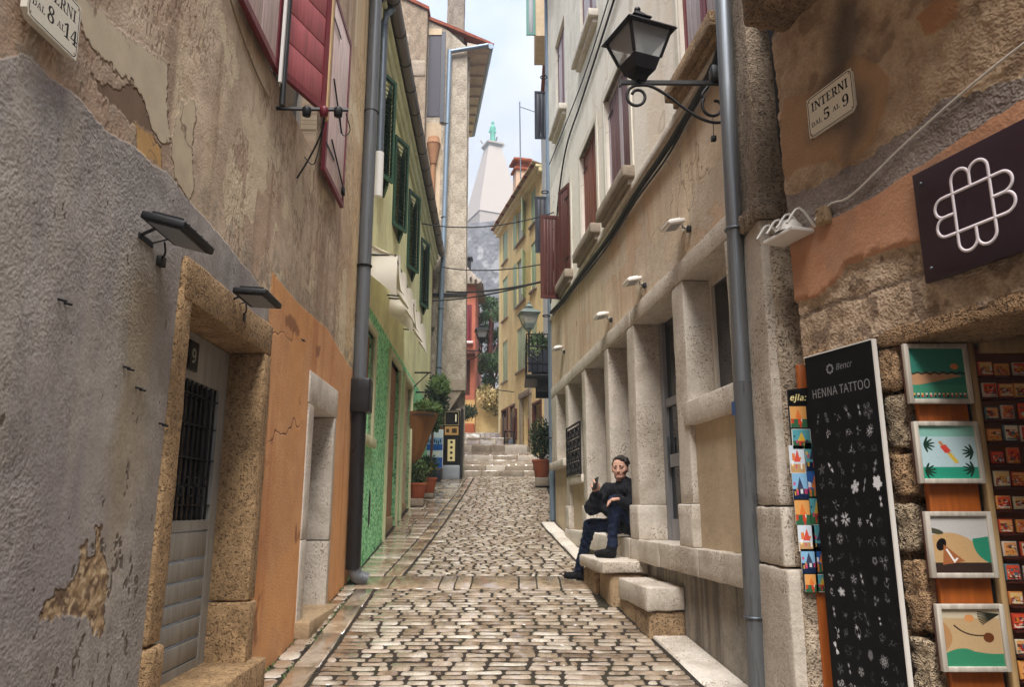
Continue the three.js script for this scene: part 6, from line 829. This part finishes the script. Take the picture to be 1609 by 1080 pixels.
{ // strip of postcards and its head board on the pilaster
  const Z = -4.235, o = thing('postcard_strip', 'black hanging postcard strip with yellow lettering beside the henna board', 'postcard rack', FW, 1.64, 1.1, Z), P = (px, py) => atD(px, py, 4.22), a = P(1238, 612), b = P(1268, 690), e = P(1298, 930); part(o, 'backing', slab([[a[0], a[1]], [a[0] + 0.115, a[1] + 0.012], [a[0] + 0.17, b[1] + 0.02], [e[0] + 0.004, e[1]], [e[0] - 0.11, e[1] - 0.005], [a[0] + 0.0, b[1] - 0.1]], Z - 0.012, Z), M.black);
  part(o, 'lettering', face(a[0] + 0.003, a[0] + 0.105, a[1] - 0.09, a[1] - 0.005, Z + 0.004).toNonIndexed(), canvasMat(160, 128, (x, w, h) => { x.fillStyle = '#0b0b0c'; x.fillRect(0, 0, w, h); x.fillStyle = '#f0e2a0'; x.font = 'bold italic 74px sans-serif'; x.textAlign = 'center'; x.fillText('ejla:', w / 2, 88, 150); }));
  const spots = [[1255, 655, 26, 34], [1260, 690, 30, 32], [1253, 722, 24, 44], [1276, 718, 20, 44], [1258, 765, 24, 42], [1280, 762, 22, 42], [1262, 805, 24, 40], [1284, 803, 22, 44], [1268, 846, 26, 40], [1288, 846, 22, 40], [1272, 882, 24, 36], [1292, 880, 22, 38], [1276, 917, 20, 26], [1293, 917, 20, 26]];
  spots.forEach(([px, py, w, h], i) => { const c = P(px, py), u = 4.22 / 1198; const q = thing('postcard', 'small colourful postcard in the black strip beside the henna board', 'postcard', FW, c[0], c[1] - h * u / 2, Z + 0.004, 'postcards in the black strip'); part(q, 'card', box(c[0] - w * u / 2, c[0] + w * u / 2, c[1] - h * u / 2, c[1] + h * u / 2, Z + 0.001, Z + 0.006), M.plastic); part(q, 'picture', cardFace(face(c[0] - w * u / 2, c[0] + w * u / 2, c[1] - h * u / 2, c[1] + h * u / 2, Z + 0.008), i * 5 + 2).toNonIndexed(), cards); });
  single('wooden_post', 'orange brown wooden post behind the postcard strip', 'post', FW, 1.72, 0.3, -4.30, [rbox(1.655, 1.74, 0.25, 2.42, -4.29, -4.245, 0.008)], M.orangeWood);
}
{ // orange wooden door leaf with four framed prints
  const z = -3.52, l = thing('open_door_leaf', 'orange wooden door leaf hung with framed prints in the shop doorway', 'door', FW, 2.05, 0.25, z); part(l, 'panel', rbox(1.93, 2.165, 0.26, 2.40, z - 0.04, z, 0.006), M.orangeWood); part(l, 'gap_shade', box(2.166, 2.18, 0.26, 2.4, z - 0.05, z - 0.01), M.black);  // black strip drawn in for the shaded gap between leaf and rack
  const art = [
    ['framed print of a sunset shore with a dark treeline', (x, w, h) => { x.fillStyle = '#3d8a78'; x.fillRect(0, 0, w, h); x.fillStyle = '#e0905a'; x.beginPath(); x.arc(w * 0.82, h * 0.36, 18, 0, 7); x.fill(); x.fillStyle = '#c99a72'; x.beginPath(); x.moveTo(0, h * 0.5); x.quadraticCurveTo(w * 0.5, h * 0.42, w * 0.95, h * 0.55); x.lineTo(0, h * 0.75); x.fill(); x.fillStyle = '#20282a'; for (let i = 0; i < 40; i++) x.fillRect(i * 6, h * 0.47 + Math.sin(i) * 4, 5, 12); x.fillStyle = '#4a9a7c'; x.fillRect(0, h * 0.72, w, h * 0.16); for (let i = 0; i < 60; i++) { x.fillStyle = ['#e8c060', '#d85a50', '#f0e8dc', '#1c1c20'][i % 4]; x.fillRect((i * 37) % w, h * 0.88 + (i * 13) % 26, 8, 12); } }],
    ['framed print of a diver over pale water', (x, w, h) => { x.fillStyle = '#bcd6da'; x.fillRect(0, 0, w, h); x.fillStyle = '#8cc2b4'; x.fillRect(0, 0, w, h * 0.2); x.fillStyle = '#2f9a7c'; x.fillRect(0, h * 0.78, w, h * 0.22); x.fillStyle = '#c48a5c'; x.save(); x.translate(w * 0.5, h * 0.5); x.rotate(-0.5); x.fillRect(-7, -70, 14, 140); x.fillStyle = '#d84a3c'; x.fillRect(-14, -44, 28, 44); x.fillStyle = '#e0c050'; x.fillRect(-9, 8, 18, 60); x.restore(); x.fillStyle = '#1e3a2c'; for (const [a, b, s] of [[0.08, 0.35, 1], [0.94, 0.5, -1], [0.92, 0.82, -1], [0.06, 0.85, 1]]) for (let i = 0; i < 6; i++) { x.save(); x.translate(w * a, h * b); x.rotate(i * 0.5 - 1.2); x.beginPath(); x.ellipse(s * 22, 0, 26, 5, 0, 0, 7); x.fill(); x.restore(); } }],
    ['framed print of a person sitting on a sandy beach', (x, w, h) => { x.fillStyle = '#c6c4c0'; x.fillRect(0, 0, w, h); x.fillStyle = '#c9a474'; x.beginPath(); x.moveTo(0, h * 0.34); x.quadraticCurveTo(w * 0.4, h * 0.2, w * 0.72, h * 0.45); x.quadraticCurveTo(w * 0.75, h * 0.7, w, h * 0.86); x.lineTo(0, h); x.fill(); x.fillStyle = '#2f8a6c'; x.beginPath(); x.moveTo(w, h * 0.36); x.lineTo(w * 0.72, h * 0.4); x.quadraticCurveTo(w * 0.7, h * 0.7, w, h * 0.84); x.fill(); x.fillStyle = '#3a2c26'; x.fillRect(0, h * 0.82, w, h * 0.18); x.fillStyle = '#1c1614'; x.beginPath(); x.ellipse(w * 0.16, h * 0.5, 20, 34, 0.3, 0, 7); x.fill(); x.fillStyle = '#a8683f'; x.beginPath(); x.moveTo(w * 0.2, h * 0.5); x.lineTo(w * 0.55, h * 0.8); x.lineTo(w * 0.15, h * 0.86); x.fill(); x.strokeStyle = '#f4f0ea'; x.lineWidth = 9; x.beginPath(); x.moveTo(w * 0.24, h * 0.58); x.lineTo(w * 0.36, h * 0.8); x.lineTo(w * 0.42, h * 0.74); x.stroke(); x.fillStyle = '#4a4a3a'; x.beginPath(); x.ellipse(w * 0.06, h * 0.26, 40, 14, 0.3, 0, 7); x.fill(); }],
    ['framed print of a branch over a green bay', (x, w, h) => { x.fillStyle = '#c4a67c'; x.fillRect(0, 0, w, h); x.fillStyle = '#cdbfa4'; x.fillRect(0, 0, w, h * 0.16); x.fillStyle = '#b88a5c'; x.beginPath(); x.moveTo(0, h * 0.2); x.quadraticCurveTo(w * 0.3, h * 0.5, 0, h * 0.75); x.fill(); x.fillStyle = '#3a8a66'; x.beginPath(); x.moveTo(0, h * 0.78); x.quadraticCurveTo(w * 0.3, h * 0.62, w * 0.5, h * 0.74); x.quadraticCurveTo(w * 0.8, h * 0.8, w, h * 0.78); x.lineTo(w, h); x.lineTo(0, h); x.fill(); x.strokeStyle = '#3a2a1c'; x.lineWidth = 7; x.beginPath(); x.moveTo(w * 0.2, h * 0.28); x.quadraticCurveTo(w * 0.4, h * 0.5, w * 0.75, h * 0.46); x.stroke(); x.fillStyle = '#6a3c22'; x.beginPath(); x.ellipse(w * 0.78, h * 0.5, 22, 26, 0, 0, 7); x.fill(); x.fillStyle = '#d8955c'; x.beginPath(); x.arc(w * 0.48, h * 0.16, 20, 0, 7); x.fill(); x.fillStyle = '#2a2a20'; for (let i = 0; i < 9; i++) { x.save(); x.translate(w, h * 0.1); x.rotate(2.5 + i * 0.1); x.fillRect(0, 0, 90, 5); x.restore(); } }],
  ];
  const py = [[540, 634], [662, 760], [804, 909], [950, 1057]], px = [[1427, 1522], [1443, 1540], [1462, 1560], [1480, 1580]];
  art.forEach(([lab, draw], i) => {
    const d = 3.47, a = atD(px[i][0] + 3, py[i][1], d), b = atD(px[i][1], py[i][0], d), x0 = a[0] + (i ? 0 : 0), x1 = b[0] - 0.01, y0 = a[1], y1 = b[1], f = 0.022, Z = -d; const o = thing('framed_print', lab + ' on the orange door leaf', 'picture', FW, (x0 + x1) / 2, y0, Z - 0.02);
    part(o, 'frame', [rbox(x0, x0 + f, y0, y1, Z - 0.028, Z, 0.003), rbox(x1 - f, x1, y0, y1, Z - 0.028, Z, 0.003), rbox(x0 + f, x1 - f, y0, y0 + f, Z - 0.028, Z, 0.003), rbox(x0 + f, x1 - f, y1 - f, y1, Z - 0.028, Z, 0.003)], M.whitePaint); part(o, 'picture', face(x0 + f, x1 - f, y0 + f, y1 - f, Z - 0.012).toNonIndexed(), canvasMat(240, 300, draw, 0.4)); part(o, 'back', box(x0 + 0.004, x1 - 0.004, y0 + 0.004, y1 - 0.004, Z - 0.048, Z - 0.029), M.brown);
  });
}
{ // rack of magnets
  const z = -3.50, o = thing('magnet_rack', 'pale wooden souvenir rack crowded with small magnets', 'display rack', FW, 2.45, 0.25, z); part(o, 'post', rbox(2.19, 2.22, 0.25, 2.38, z - 0.06, z, 0.006), M.paleWood); part(o, 'panel', box(2.221, 2.8, 0.3, 2.36, z - 0.05, z - 0.03), std(0x7a4a34, 0.9)); part(o, 'head_board', rbox(2.25, 2.75, 2.33, 2.42, z - 0.03, z + 0.01, 0.01), M.paleWood);
  let k = 0; for (let j = 0; j < 17; j++) { const y = 2.22 - j * 0.104; if (y < 0.4) break; part(o, 'shelf', box(2.225, 2.78, y - 0.012, y - 0.004, z - 0.03, z + 0.012), M.brown); for (let i = 0; i < 6; i++) { const x = 2.228 + i * 0.08 + rr(-0.006, 0.006), w = rr(0.06, 0.074), h = rr(0.056, 0.078), q = single('souvenir_magnet', 'tiny bright souvenir magnet on the shop rack', 'magnet', FW, x + w / 2, y, z, rbox(x, x + w, y, y + h, z - 0.012, z, 0.004), std([0xd8502c, 0xe8a050, 0xd8c8a8, 0xb03828, 0xc87838, 0x5c7c84, 0xe0d0c0][k++ % 7], 0.45), 'magnets on the souvenir rack'); const p = new THREE.Mesh(cardFace(face(-w / 2 + 0.005, w / 2 - 0.005, 0.005, h - 0.005, 0.0015), k * 7 % 30).toNonIndexed(), magnets); p.name = 'print'; q.add(p); } }
}

// ---------------------------------------------------------------- the seated man
function sdfMesh(bones, c, half, N, k, crease = 0) {     // bones: [a, ra, b, rb, colour]
  const mc = new MarchingCubes(N, new THREE.MeshBasicMaterial(), false, false, 200000), f = mc.field, D = new Float32Array(f.length).fill(1), hs = N / 2, cell = half / hs, m = k + 0.03;
  for (const [a, ra, b, rb] of bones) {
    const R = Math.max(ra, rb) + m, lo = [0, 1, 2].map(i => clamp(Math.floor((Math.min(a[i], b[i]) - R - c[i]) / cell + hs), 0, N - 1)), hi = [0, 1, 2].map(i => clamp(Math.ceil((Math.max(a[i], b[i]) + R - c[i]) / cell + hs), 0, N - 1)), e = [b[0] - a[0], b[1] - a[1], b[2] - a[2]], L = e[0] * e[0] + e[1] * e[1] + e[2] * e[2] || 1e-9;
    for (let z = lo[2]; z <= hi[2]; z++) for (let y = lo[1]; y <= hi[1]; y++) for (let x = lo[0]; x <= hi[0]; x++) {
      const px = (x - hs) * cell + c[0] - a[0], py = (y - hs) * cell + c[1] - a[1], pz = (z - hs) * cell + c[2] - a[2], t = clamp((px * e[0] + py * e[1] + pz * e[2]) / L, 0, 1), d = Math.hypot(px - e[0] * t, py - e[1] * t, pz - e[2] * t) - (ra + (rb - ra) * t), q = x + y * N + z * N * N, o = D[q], h = Math.max(k - Math.abs(d - o), 0) / k; D[q] = Math.min(d, o) - h * h * k * 0.25;
    }
  }
  if (crease) for (let z = 0; z < N; z++) for (let y = 0; y < N; y++) for (let x = 0; x < N; x++) { const q = x + y * N + z * N * N; if (D[q] < 0.05 && D[q] > -0.05) { const X = x * cell, Y = y * cell, Z = z * cell; D[q] += crease * ((vn(X * 26 + Z * 17 + Y * 9, Y * 34 - X * 12) - 0.5) * 1.5 + (vn(X * 60 + Y * 20, Y * 60 + Z * 50) - 0.5) * 0.7); } }
  for (let i = 0; i < f.length; i++) f[i] = -D[i];
  mc.isolation = 0; mc.update(); const n = mc.count, p = new Float32Array(n * 3), nn = mc.normalArray.slice(0, n * 3), col = new Float32Array(n * 3);
  for (let i = 0; i < n; i++) {
    const q = [0, 1, 2].map(j => p[i * 3 + j] = mc.positionArray[i * 3 + j] * half + c[j]); let best = 9, bc = [0, 0, 0];
    for (const [a, ra, b, rb, cc] of bones) { const e = [b[0] - a[0], b[1] - a[1], b[2] - a[2]], L = e[0] ** 2 + e[1] ** 2 + e[2] ** 2 || 1e-9, t = clamp(((q[0] - a[0]) * e[0] + (q[1] - a[1]) * e[1] + (q[2] - a[2]) * e[2]) / L, 0, 1), d = Math.hypot(q[0] - a[0] - e[0] * t, q[1] - a[1] - e[1] * t, q[2] - a[2] - e[2] * t) - (ra + (rb - ra) * t); if (d < best) { best = d; bc = cc; } }
    col.set(bc, i * 3);
  }
  for (let i = 0; i < n; i++) { const l = Math.hypot(nn[i * 3], nn[i * 3 + 1], nn[i * 3 + 2]) || 1; for (let j = 0; j < 3; j++) nn[i * 3 + j] /= l; }
  const g = new THREE.BufferGeometry(); g.setAttribute('position', new THREE.BufferAttribute(p, 3)); g.setAttribute('normal', new THREE.BufferAttribute(nn, 3)); g.setAttribute('color', new THREE.BufferAttribute(col, 3)); return g;
}
{
  const SK = [0.54, 0.31, 0.23], LIP = [0.42, 0.17, 0.13], JK = [0.010, 0.010, 0.013], JN = [0.011, 0.017, 0.040], SH = [0.008, 0.008, 0.009], EY = [0.05, 0.03, 0.02], HR = [0.022, 0.014, 0.010];
  const A = (px, py, d) => atD(px, py, d), hipN = [1.36, 1.42, -8.10], hipF = [1.36, 1.42, -8.38], kneeN = A(966, 790, 7.98), ankN = A(962, 852, 7.98), kneeF = A(927, 826, 8.5), ankF = A(910, 884, 8.72), toeF = A(891, 900, 8.72), neck = A(981, 762, 8.24), chest = [1.29, 1.72, -8.24], belly = [1.34, 1.50, -8.24];
  const shN = A(994, 772, 8.08), shF = A(958, 772, 8.38), elN = A(1001, 803, 7.98), wrN = A(974, 786, 7.93), elF = A(930, 798, 8.36), wrF = A(937, 776, 8.28);
  ankN[1] = 1.225; const solN = [ankN[0] - 0.02, 1.15, ankN[2]], toeN = [ankN[0] - 0.15, 1.145, ankN[2] + 0.03]; ankF[1] = G(8.72) + 0.12; toeF[1] = G(8.72) + 0.05; const solF = [ankF[0] + 0.015, G(8.72) + 0.05, ankF[2]];
  const body = [
    [belly, 0.18, chest, 0.19, JK], [chest, 0.17, neck, 0.085, JK], [hipN, 0.12, hipF, 0.12, JK], [[elF[0] + 0.10, elF[1] + 0.0, elF[2] + 0.04], 0.045, [1.2, 1.5, -8.3], 0.10, JK], [[1.14, 1.52, -8.28], 0.08, [1.22, 1.66, -8.28], 0.11, JK], [shN, 0.085, shF, 0.085, JK], [belly, 0.16, hipN, 0.12, JK], [[1.36, 1.58, -8.10], 0.13, shN, 0.09, JK], [[1.40, 1.42, -8.12], 0.11, [1.42, 1.75, -8.14], 0.10, JK], [[1.18, 1.44, -8.14], 0.085, [1.30, 1.40, -8.06], 0.10, JK], [[1.20, 1.62, -8.12], 0.08, [1.36, 1.64, -8.06], 0.09, JK], [[1.17, 1.50, -8.22], 0.07, [1.20, 1.72, -8.24], 0.08, JK],
    [shN, 0.095, elN, 0.08, JK], [elN, 0.08, wrN, 0.052, JK], [shF, 0.095, elF, 0.078, JK], [elF, 0.078, wrF, 0.05, JK],
    [hipN, 0.098, kneeN, 0.070, JN], [kneeN, 0.070, ankN, 0.047, JN], [hipF, 0.098, kneeF, 0.070, JN], [kneeF, 0.068, ankF, 0.047, JN],
    [ankN, 0.044, solN, 0.046, SH], [solN, 0.050, toeN, 0.040, SH], [ankF, 0.044, solF, 0.046, SH], [solF, 0.050, toeF, 0.040, SH],
    [neck, 0.062, [neck[0] - 0.02, neck[1] + 0.05, neck[2] + 0.01], 0.058, JK], [[neck[0] + 0.02, neck[1] - 0.01, neck[2] - 0.06], 0.05, [neck[0] + 0.02, neck[1] - 0.01, neck[2] + 0.06], 0.05, JK],
  ];
  const gs = [sdfMesh(body, [1.08, 1.48, -8.32], 0.80, 140, 0.035, 0.011)];
  // head: skull, jaw, nose, brow, ears; it looks towards the photographer and a little to the left
  const hc = A(974, 737, 8.2), f = V(-0.38, -0.05, 0.92).normalize(), r = V().crossVectors(V(0, 1, 0), f).normalize(), u = V().crossVectors(f, r);
  const H = (a, b, c) => [hc[0] + r.x * a + u.x * b + f.x * c, hc[1] + r.y * a + u.y * b + f.y * c, hc[2] + r.z * a + u.z * b + f.z * c];
  const EYW = [0.45, 0.36, 0.32], BRD = [0.30, 0.15, 0.11];
  const head = [[H(0, 0.045, -0.03), 0.080, H(0, 0.045, 0.0), 0.076, SK], [H(-0.02, 0.0, 0.0), 0.066, H(0.02, 0.0, 0.0), 0.066, SK], [H(0, -0.03, 0.022), 0.060, H(0, -0.080, 0.045), 0.034, SK], [H(-0.026, -0.078, 0.022), 0.034, H(0.026, -0.078, 0.022), 0.034, BRD], [H(0, -0.098, 0.052), 0.022, H(0, -0.092, 0.056), 0.024, BRD], [H(0, 0.012, 0.074), 0.010, H(0, -0.026, 0.092), 0.0125, SK], [H(-0.012, -0.030, 0.084), 0.008, H(0.012, -0.030, 0.084), 0.008, SK], [H(-0.036, 0.026, 0.060), 0.015, H(0.036, 0.026, 0.060), 0.015, SK], [H(-0.045, -0.02, 0.04), 0.024, H(-0.03, -0.035, 0.048), 0.02, SK], [H(0.045, -0.02, 0.04), 0.024, H(0.03, -0.035, 0.048), 0.02, SK], [H(-0.080, 0.012, -0.012), 0.013, H(-0.082, -0.025, -0.008), 0.010, SK], [H(0.080, 0.012, -0.012), 0.013, H(0.082, -0.025, -0.008), 0.010, SK], [H(-0.02, -0.058, 0.074), 0.006, H(0.02, -0.058, 0.074), 0.006, LIP], [H(0, -0.09, -0.015), 0.054, [neck[0] - 0.01, neck[1] + 0.02, neck[2] + 0.01], 0.056, SK],
    [H(-0.036, 0.008, 0.0655), 0.0045, H(-0.026, 0.008, 0.0685), 0.0045, EY], [H(0.036, 0.008, 0.0655), 0.0045, H(0.026, 0.008, 0.0685), 0.0045, EY], [H(-0.045, 0.028, 0.068), 0.0038, H(-0.02, 0.031, 0.0755), 0.0042, HR], [H(0.045, 0.028, 0.068), 0.0038, H(0.02, 0.031, 0.0755), 0.0042, HR]];
  gs.push(sdfMesh(head, hc, 0.19, 110, 0.014));
  // hands: palm, four fingers and a thumb each
  const hand = (w, dir, side, curl, grip) => { dir = V(...dir).normalize(); side = V(...side).normalize(); const nrm = V().crossVectors(dir, side).normalize(), q = (a, b, c) => [w[0] + dir.x * a + side.x * b + nrm.x * c, w[1] + dir.y * a + side.y * b + nrm.y * c, w[2] + dir.z * a + side.z * b + nrm.z * c], o = [[q(-0.03, 0, 0), 0.030, q(0.02, 0, 0), 0.028, SK], [q(0.02, -0.025, 0), 0.017, q(0.085, -0.033, 0), 0.014, SK], [q(0.02, 0.02, 0), 0.018, q(0.085, 0.03, 0), 0.014, SK], [q(0.02, 0, 0), 0.02, q(0.085, 0, 0), 0.015, SK]]; for (let i = 0; i < 4; i++) { const b = -0.033 + i * 0.022, L = [0.030, 0.037, 0.035, 0.026][i]; o.push([q(0.085, b, 0), 0.0105, q(0.085 + L, b * 1.1, -curl * 0.4 * L), 0.0095, SK], [q(0.085 + L, b * 1.1, -curl * 0.4 * L), 0.0095, q(0.085 + L * 1.55, b * 1.12, -curl * 1.5 * L), 0.0085, SK]); } o.push([q(0.015, 0.028, -0.005), 0.014, q(0.055, 0.055, -grip), 0.012, SK], [q(0.055, 0.055, -grip), 0.012, q(0.085, 0.05, -grip * 1.7), 0.0095, SK]); return sdfMesh(o, [w[0] + dir.x * 0.06, w[1] + dir.y * 0.06, w[2] + dir.z * 0.06], 0.13, 76, 0.008); };
  gs.push(hand([wrN[0], wrN[1] + 0.005, wrN[2]], [-0.92, -0.05, 0.15], [0.1, 0.25, 0.95], 1.0, 0.01), hand(wrF, [0.12, 0.9, 0.2], [-0.6, 0.15, 0.75], 1.0, 0.03));
  const g = mergeGeometries(gs), o = thing('person', 'seated man in black jacket and blue jeans holding a phone, one foot on a step', 'person', FW, 1.15, G(8.5), -8.3), m = new THREE.MeshPhysicalMaterial({ vertexColors: true, roughness: 0.85, specularIntensity: 0.25 }); const [s0, y0, n0] = orgOf.get(o); g.translate(-s0, -y0, -n0); const bm = new THREE.Mesh(g, m); bm.name = 'body'; bm.castShadow = bm.receiveShadow = true; o.add(bm);
  const tuft = []; for (let i = 0; i < 70; i++) { const t = i * 2.399, q = Math.sqrt((i + 0.5) / 70), el = 1.45 * q, X = Math.sin(el) * Math.cos(t), Z = Math.sin(el) * Math.sin(t), Y = Math.cos(el), front = Z > 0.55 && Y < 0.62; if (front) continue; tuft.push([H(X * 0.076, 0.040 + Y * 0.084, -0.022 + Z * 0.092), 0.017, H(X * 0.083 + 0.012, 0.046 + Y * 0.093, -0.016 + Z * 0.102), 0.010 + 0.006 * vn(i * 1.7, 3), HR]); }
  const hair = [[H(0, 0.058, -0.035), 0.083, H(0, 0.072, -0.004), 0.068, HR], [H(0, 0.01, -0.05), 0.074, H(0, -0.05, -0.05), 0.052, HR], [H(-0.03, 0.112, 0.045), 0.015, H(0.036, 0.116, 0.044), 0.018, HR], [H(-0.074, 0.03, -0.012), 0.018, H(-0.076, -0.008, 0.0), 0.009, HR], [H(0.074, 0.03, -0.012), 0.018, H(0.076, -0.008, 0.0), 0.009, HR], ...tuft], hg = sdfMesh(hair, hc, 0.19, 100, 0.008, 0.007); hg.translate(-s0, -y0, -n0); const hm = new THREE.Mesh(hg, new THREE.MeshStandardMaterial({ vertexColors: true, roughness: 0.7 })); hm.name = 'hair'; o.add(hm);
  // phone held in the far hand
  const ph = rbox(-0.037, 0.037, -0.075, 0.075, -0.0045, 0.0045, 0.004); ph.rotateX(-0.9); ph.rotateY(-0.9); ph.rotateZ(0.5); ph.translate(wrF[0] - 0.015, wrF[1] + 0.105, wrF[2] + 0.055); single('phone', 'dark smartphone in the seated man\'s raised hand', 'phone', FW, wrF[0], wrF[1] + 0.1, wrF[2], ph, M.black);
}
renderer.render(scene, camera);
